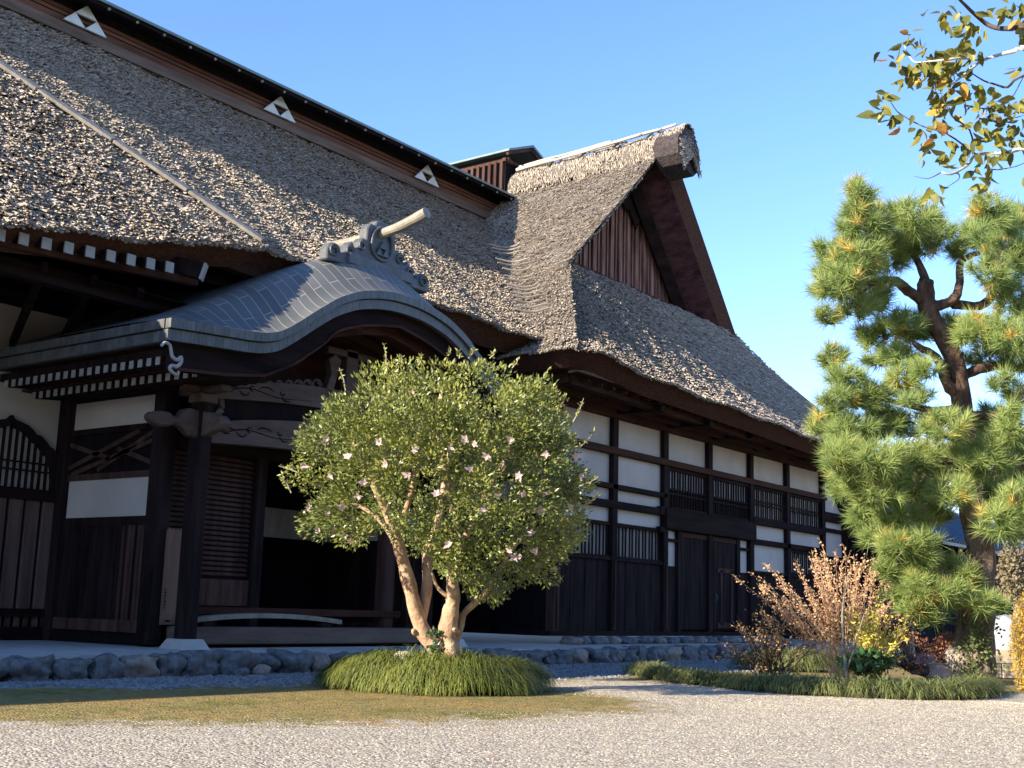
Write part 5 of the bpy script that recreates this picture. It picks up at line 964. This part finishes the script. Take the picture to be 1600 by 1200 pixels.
broad('dark_shrub', 'dry dark brown shrub with curled leaves right of the glossy plant', 'shrub', 1420, 1020, 40, 34, 19.6, 700, .05, LEAFBR, 62, .6)
broad('twig_shrub', 'brown twiggy shrub below the lowest pine branch', 'shrub', 1400, 975, 34, 34, 20.3, 420, .045, LEAFTAN, 63, .6)
broad('rust_fern', 'rusty brown fern clump beside the pine trunk', 'fern', 1478, 1018, 24, 32, 20.5, 900, .055, LEAFBR, 64, .5)
broad('golden_hedge', 'golden yellow leaved hedge at the right edge of the photo', 'hedge', 1622, 1005, 46, 92, 18.6, 7500, .05, LEAFGOLD, 65, .55)
for i, (px, py, sx, lab, m) in enumerate([(1470, 1052, .34, 'flat pinkish stone lying before the rusty fern', mat('pink_stone', (.45, .34, .31), .85, (.6, .48, .44), 4, bump=.3)), (1440, 1046, .22, 'small grey stone among the dark shrubs', STONE), (1500, 1000, .28, 'upright brown garden rock beside the pine trunk', STONEB)]):
    c = at(px, py, 20.3); me = rock_mesh('garden_rock', sx, sx*.7, sx*(.45 if i < 2 else 1.1), 95+i, sub=2, boxy=.7); o = link_mesh('garden_rock', me, m, org=(c[0], c[1], max(c[2], .08) if i < 2 else .3)); tag(o, lab, 'rock')
c = at(1570, 1000, 24); me = rock_mesh('pale_boulder', .28, .28, .42, 99, sub=3, boxy=.7, lump=.1); o = link_mesh('pale_boulder', me, PALEST, org=(c[0], c[1], c[2])); tag(o, 'upright bluish white boulder right of the pine trunk', 'boulder')
t = thing('low_block_wall', 'low pale block wall under the white boulder at right', 'wall', tuple(onz(1565, 1062, 0))); 
for r_ in range(2):
    for k in range(6): 
        a = onz(1545, 1060, 0); dr_ = RT[:2]/np.linalg.norm(RT[:2]); p = a[:2]+dr_*(k*.62-.3*(r_ % 2)-.4); MB().bar((p[0], p[1], .14+.26*r_), (p[0]+dr_[0]*.6, p[1]+dr_[1]*.6, .14+.26*r_), .22, .25).build('block', mat('tan_block', (.38, .32, .22), .9, (.5, .44, .33), 4, bump=.3), t, bevel=.012)
# ---- overhanging leafy branches, trunk beyond the right edge
DO = 9.2; tb = at(2050, 1100, DO); ot = thing('overhanging_tree', 'pale barked tree with yellowing leaves hanging in from the upper right', 'tree', (tb[0], tb[1], 0))
b = MB(); tr_ = [np.array([tb[0], tb[1], -.1]), np.array([tb[0], tb[1], 2.2]), at(2000, 350, DO), at(1960, 150, DO), at(1930, -50, DO)]; b.tube(catmull(tr_, 4), [.2, .19, .18, .17, .16, .155, .15, .14, .13, .12, .11, .10, .09, .08, .07, .06, .05], 12, .04)
BR = [([(1495, -5), (1510, 10), (1526, 25), (1548, 41), (1578, 45), (1610, 40), (1700, 60), (1990, 250)], .028, 0), ([(1487, 132), (1515, 110), (1534, 95), (1560, 86), (1584, 80), (1610, 74), (1720, 90), (1960, 160)], .022, 1), ([(1413, 71), (1427, 96), (1452, 96), (1498, 91), (1534, 95)], .010, 1), ([(1515, 112), (1537, 126), (1556, 132), (1575, 136), (1600, 118), (1720, 92)], .013, 0),
 ([(1471, 269), (1487, 272), (1512, 258), (1526, 242), (1570, 239), (1610, 232), (1750, 230), (1990, 330)], .020, 1), ([(1391, 158), (1400, 172), (1410, 180), (1441, 197), (1479, 209), (1515, 234), (1526, 242)], .008, 0), ([(1471, 148), (1480, 168), (1490, 184), (1515, 203), (1522, 236)], .008, 0), ([(1428, 275), (1450, 279), (1471, 269)], .005, 0), ([(1480, 292), (1498, 280), (1497, 271), (1487, 272)], .006, 0), ([(1600, 118), (1575, 160), (1540, 170), (1510, 165)], .008, 0), ([(1600, 180), (1560, 190), (1530, 185)], .008, 0), ([(1610, 232), (1600, 255), (1560, 265), (1540, 262)], .006, 0)]
bw = MB(); bd = MB()
for pp, r, w_ in BR:
    P = [at(x, y, DO+.25*math.sin(x*.05)*(x < 1620)) for x, y in pp]; (bw if w_ else bd).tube(catmull(P, 3), [r*(.35+.65*i/(3*(len(P)-1))) for i in range(3*(len(P)-1)+1)], 7, .05)
b.build('trunk', TWIG, ot, smooth=True); bw.build('pale_branch', mat('white_bark', (.45, .42, .40), .8, (.62, .59, .56), 6), ot, smooth=True); bd.build('dark_branch', TWIGD, ot, smooth=True)
LC = [(1425, 55, 18, 5), (1405, 70, 14, 4), (1410, 92, 16, 6), (1430, 110, 18, 7), (1445, 95, 18, 8), (1460, 100, 20, 10), (1480, 100, 20, 12), (1500, 90, 22, 12), (1510, 75, 20, 8), (1490, 120, 22, 12), (1470, 130, 18, 7), (1420, 120, 14, 6), (1455, 20, 6, 1), (1475, 20, 16, 5), (1490, 30, 16, 6), (1510, 40, 16, 6), (1525, 50, 14, 4), (1550, 20, 14, 3), (1580, 12, 20, 8), (1600, 20, 16, 8), (1520, 140, 20, 8), (1505, 155, 18, 8), (1475, 155, 16, 7), (1470, 175, 14, 6), (1385, 155, 10, 4), (1380, 170, 12, 4), (1395, 180, 12, 5), (1402, 195, 10, 3), (1427, 178, 5, 1), (1445, 200, 14, 5), (1470, 198, 14, 5), (1480, 185, 14, 4), (1540, 155, 16, 7), (1555, 165, 18, 9), (1575, 175, 18, 9), (1590, 165, 16, 8), (1530, 185, 14, 5), (1560, 205, 16, 7), (1590, 205, 16, 8), (1455, 222, 14, 5), (1445, 240, 10, 3), (1480, 245, 14, 5), (1500, 232, 12, 3), (1530, 225, 14, 5), (1530, 250, 16, 5), (1545, 270, 10, 2), (1520, 272, 8, 2), (1560, 245, 16, 6), (1590, 225, 16, 6), (1465, 295, 14, 5), (1450, 300, 10, 3), (1598, 270, 6, 1), (1590, 110, 10, 3), (1545, 290, 8, 2), (1600, 50, 12, 3)]
P = []; col = []
for cx, cy, r, n_ in LC:
    for i in range(int(n_*1.45+.5)): P.append(at(cx+g.normal(0, r*.55), cy+g.normal(0, r*.5), DO+g.normal(0, .12))); col.append(rnd.random())
P = np.array(P); col = np.array(col); n = len(P); D = unit(rvec(g, n)*.8+np.array([0, 0, -.55])+(-RT)*.3); N = unit(rvec(g, n)+TOC*.5); L = g.uniform(.085, .135, n); W = L*g.uniform(.38, .62, n)
gm = col < .93; rvl = g.uniform(0, 1, n)
def ovate(name, par, m, P, D, N, L, W, rv):
    S = unit(np.cross(N, D)); L = L[:, None]; W = W[:, None]; cu = g.uniform(-.05, .35, (len(P), 1)); V = []
    for t_, w_ in ((0, 0), (.22, .36), (.5, .5), (.78, .3), (1, 0)):
        c = P+D*L*t_-N*L*cu*t_*t_; V += [c, c+S*W*w_+N*W*w_*.45, c-S*W*w_+N*W*w_*.45]
    V = np.stack(V, 1).reshape(-1, 3); b = np.arange(len(P))*15; Q = []
    for i in range(4): Q += [np.stack([b+3*i, b+3*i+1, b+3*i+4, b+3*i+3], -1), np.stack([b+3*i, b+3*i+3, b+3*i+5, b+3*i+2], -1)]
    link_mesh(name, np_mesh(name, V, quads=np.concatenate(Q), rndv=np.tile(rv, 8), smooth=True, org=ORG[par.name]), m, par)
ovate('leaves', ot, LEAFT, P[gm], D[gm], N[gm], L[gm], W[gm], rvl[gm]); ovate('orange_leaves', ot, LEAFO, P[~gm], D[~gm], N[~gm], L[~gm], W[~gm], rvl[~gm])

# ---- things beyond the pine
ob = thing('outbuilding', 'dark outbuilding with blue grey tiled roof behind the pine', 'building', (46, 13.5, 0)); MB().box(39.5, 60, 13.2, 18, 0, 3.7).build('wall', BLACKM, ob)
b = MB()
for i in range(70):
    x = 39.2+i*.3; b.tube([(x, 12.2, 3.55), (x, 14.0, 4.45), (x, 15.6, 5.4)], .09, 6)
b.extr([(39, 12.2, 3.5), (39, 15.6, 5.35), (39, 19, 3.5), (39, 19, 3.4), (39, 15.6, 5.25), (39, 12.2, 3.4)], (21, 0, 0)); b.build('tiled_roof', BLUETILE, ob)
for x in (41.5, 44.5, 47.5): MB().box(x, x+.25, 13.1, 13.25, 0, 3.6).build('post', DARK, ob)
lw = MB().box(44, 60, 11.5, 11.8, 0, 1.6).build('garden_wall', BLACKM, None); tag(lw, 'dark board fence in the shade behind the bushes', 'fence')
def far_tree(name, label, px, py, rx, ry, depth, n, ls, m, seed, group='trees beyond the temple wing'):
    g = np.random.default_rng(seed); base = at(px, py+ry, depth); t = thing(name, label, 'tree', (base[0], base[1], 0), group); v = rvec(g, n); r = g.uniform(.2, 1, n)**.5; cl_ = rvec(g, 26)*.8; idx = g.integers(0, 26, n); vv = cl_[idx]*.75+v*.38*r[:, None]
    P = np.array([at(px+vv[i, 0]*rx, py+vv[i, 1]*ry, depth+vv[i, 2]*rx*depth/F) for i in range(n)]); leaf_obj('crown', t, m, P, rvec(g, n), rvec(g, n), g.uniform(.6, 1.4, n)*ls, g.uniform(.5, .8, n)*ls, g.uniform(0, 1, n)); b = MB(); b.tube([(base[0], base[1], -.2), tuple(at(px, py+ry*.3, depth)), tuple(at(px+4, py-ry*.6, depth))], [.35*depth/60, .2*depth/60, .05], 8)
    for i in range(14): b.tube([at(px, py+ry*rnd.uniform(-.3, .5), depth), at(px+cl_[i, 0]*rx*.7, py+cl_[i, 1]*ry*.7, depth+cl_[i, 2]*rx*depth/F*.7)], [.07*depth/60, .02], 5)
    b.build('trunk', TWIG, t); return t
far_tree('bare_tree', 'pale leafless looking tree far behind the pine, left one', 1440, 740, 60, 70, 62, 3200, .26, LEAFFAR, 71)
far_tree('bare_tree', 'grey brown tree far behind the pine, nearer the trunk', 1540, 730, 70, 90, 66, 3800, .28, LEAFFAR, 72)
far_tree('bare_tree', 'grey brown tree far behind the pine, at the right edge', 1620, 760, 70, 110, 58, 3800, .26, LEAFFAR, 73)
far_tree('garden_tree', 'brown leaved garden tree right of the pine trunk', 1590, 900, 46, 60, 27, 2200, .09, LEAFFAR, 74, None)
far_tree('garden_tree', 'dark evergreen behind the pine trunk near the outbuilding', 1420, 960, 70, 70, 34, 2600, .12, LEAFDK, 75, None)

# ---- added leaf screen behind the camera, unseen, cuts sky light on the facade
g = np.random.default_rng(88); n = 26000; X = g.uniform(-26, 34, n); hgt = 8.5+2*np.sin(X*.5)+1.5*np.sin(X*1.3); Z = hgt*g.uniform(0, 1, n)**.8; Yw = -9-4*np.abs(g.normal(0, .5, n))+1.2*np.sin(X*.9)
P = np.stack([X, Yw, Z], -1); V6, T6 = leaf_quads(P, rvec(g, n), unit(rvec(g, n)+np.array([0, 1, 0])), g.uniform(.6, 1.1, n), g.uniform(.4, .7, n)); me = np_mesh('added_sky_blocker', V6, tris=T6, rndv=np.tile(g.uniform(0, 1, n), 2)); o = link_mesh('added_sky_blocker', me, LEAFDK)
tag(o, 'added unseen screen of dark leaves blocking sky light from the temple facade', 'leaf screen', kind='stuff')

# ---- fallen leaves
g = np.random.default_rng(91); n = 420; X = g.uniform(6, 20, n); Y = g.uniform(3.5, 12.5, n); P = np.stack([X, Y, np.full(n, .018)], -1); D = rvec(g, n); D[:, 2] *= .15; D = unit(D); N = rvec(g, n)*.35; N[:, 2] = 1; N = unit(N); V6, T6 = leaf_quads(P, D, N, g.uniform(.025, .05, n), g.uniform(.015, .03, n), -.2)
o = link_mesh('leaf_litter', np_mesh('leaf_litter', V6, tris=T6, rndv=np.tile(g.uniform(0, 1, n), 2)), LEAFBR); tag(o, 'small dry brown leaves scattered over the gravel and moss', 'leaf litter', kind='stuff')
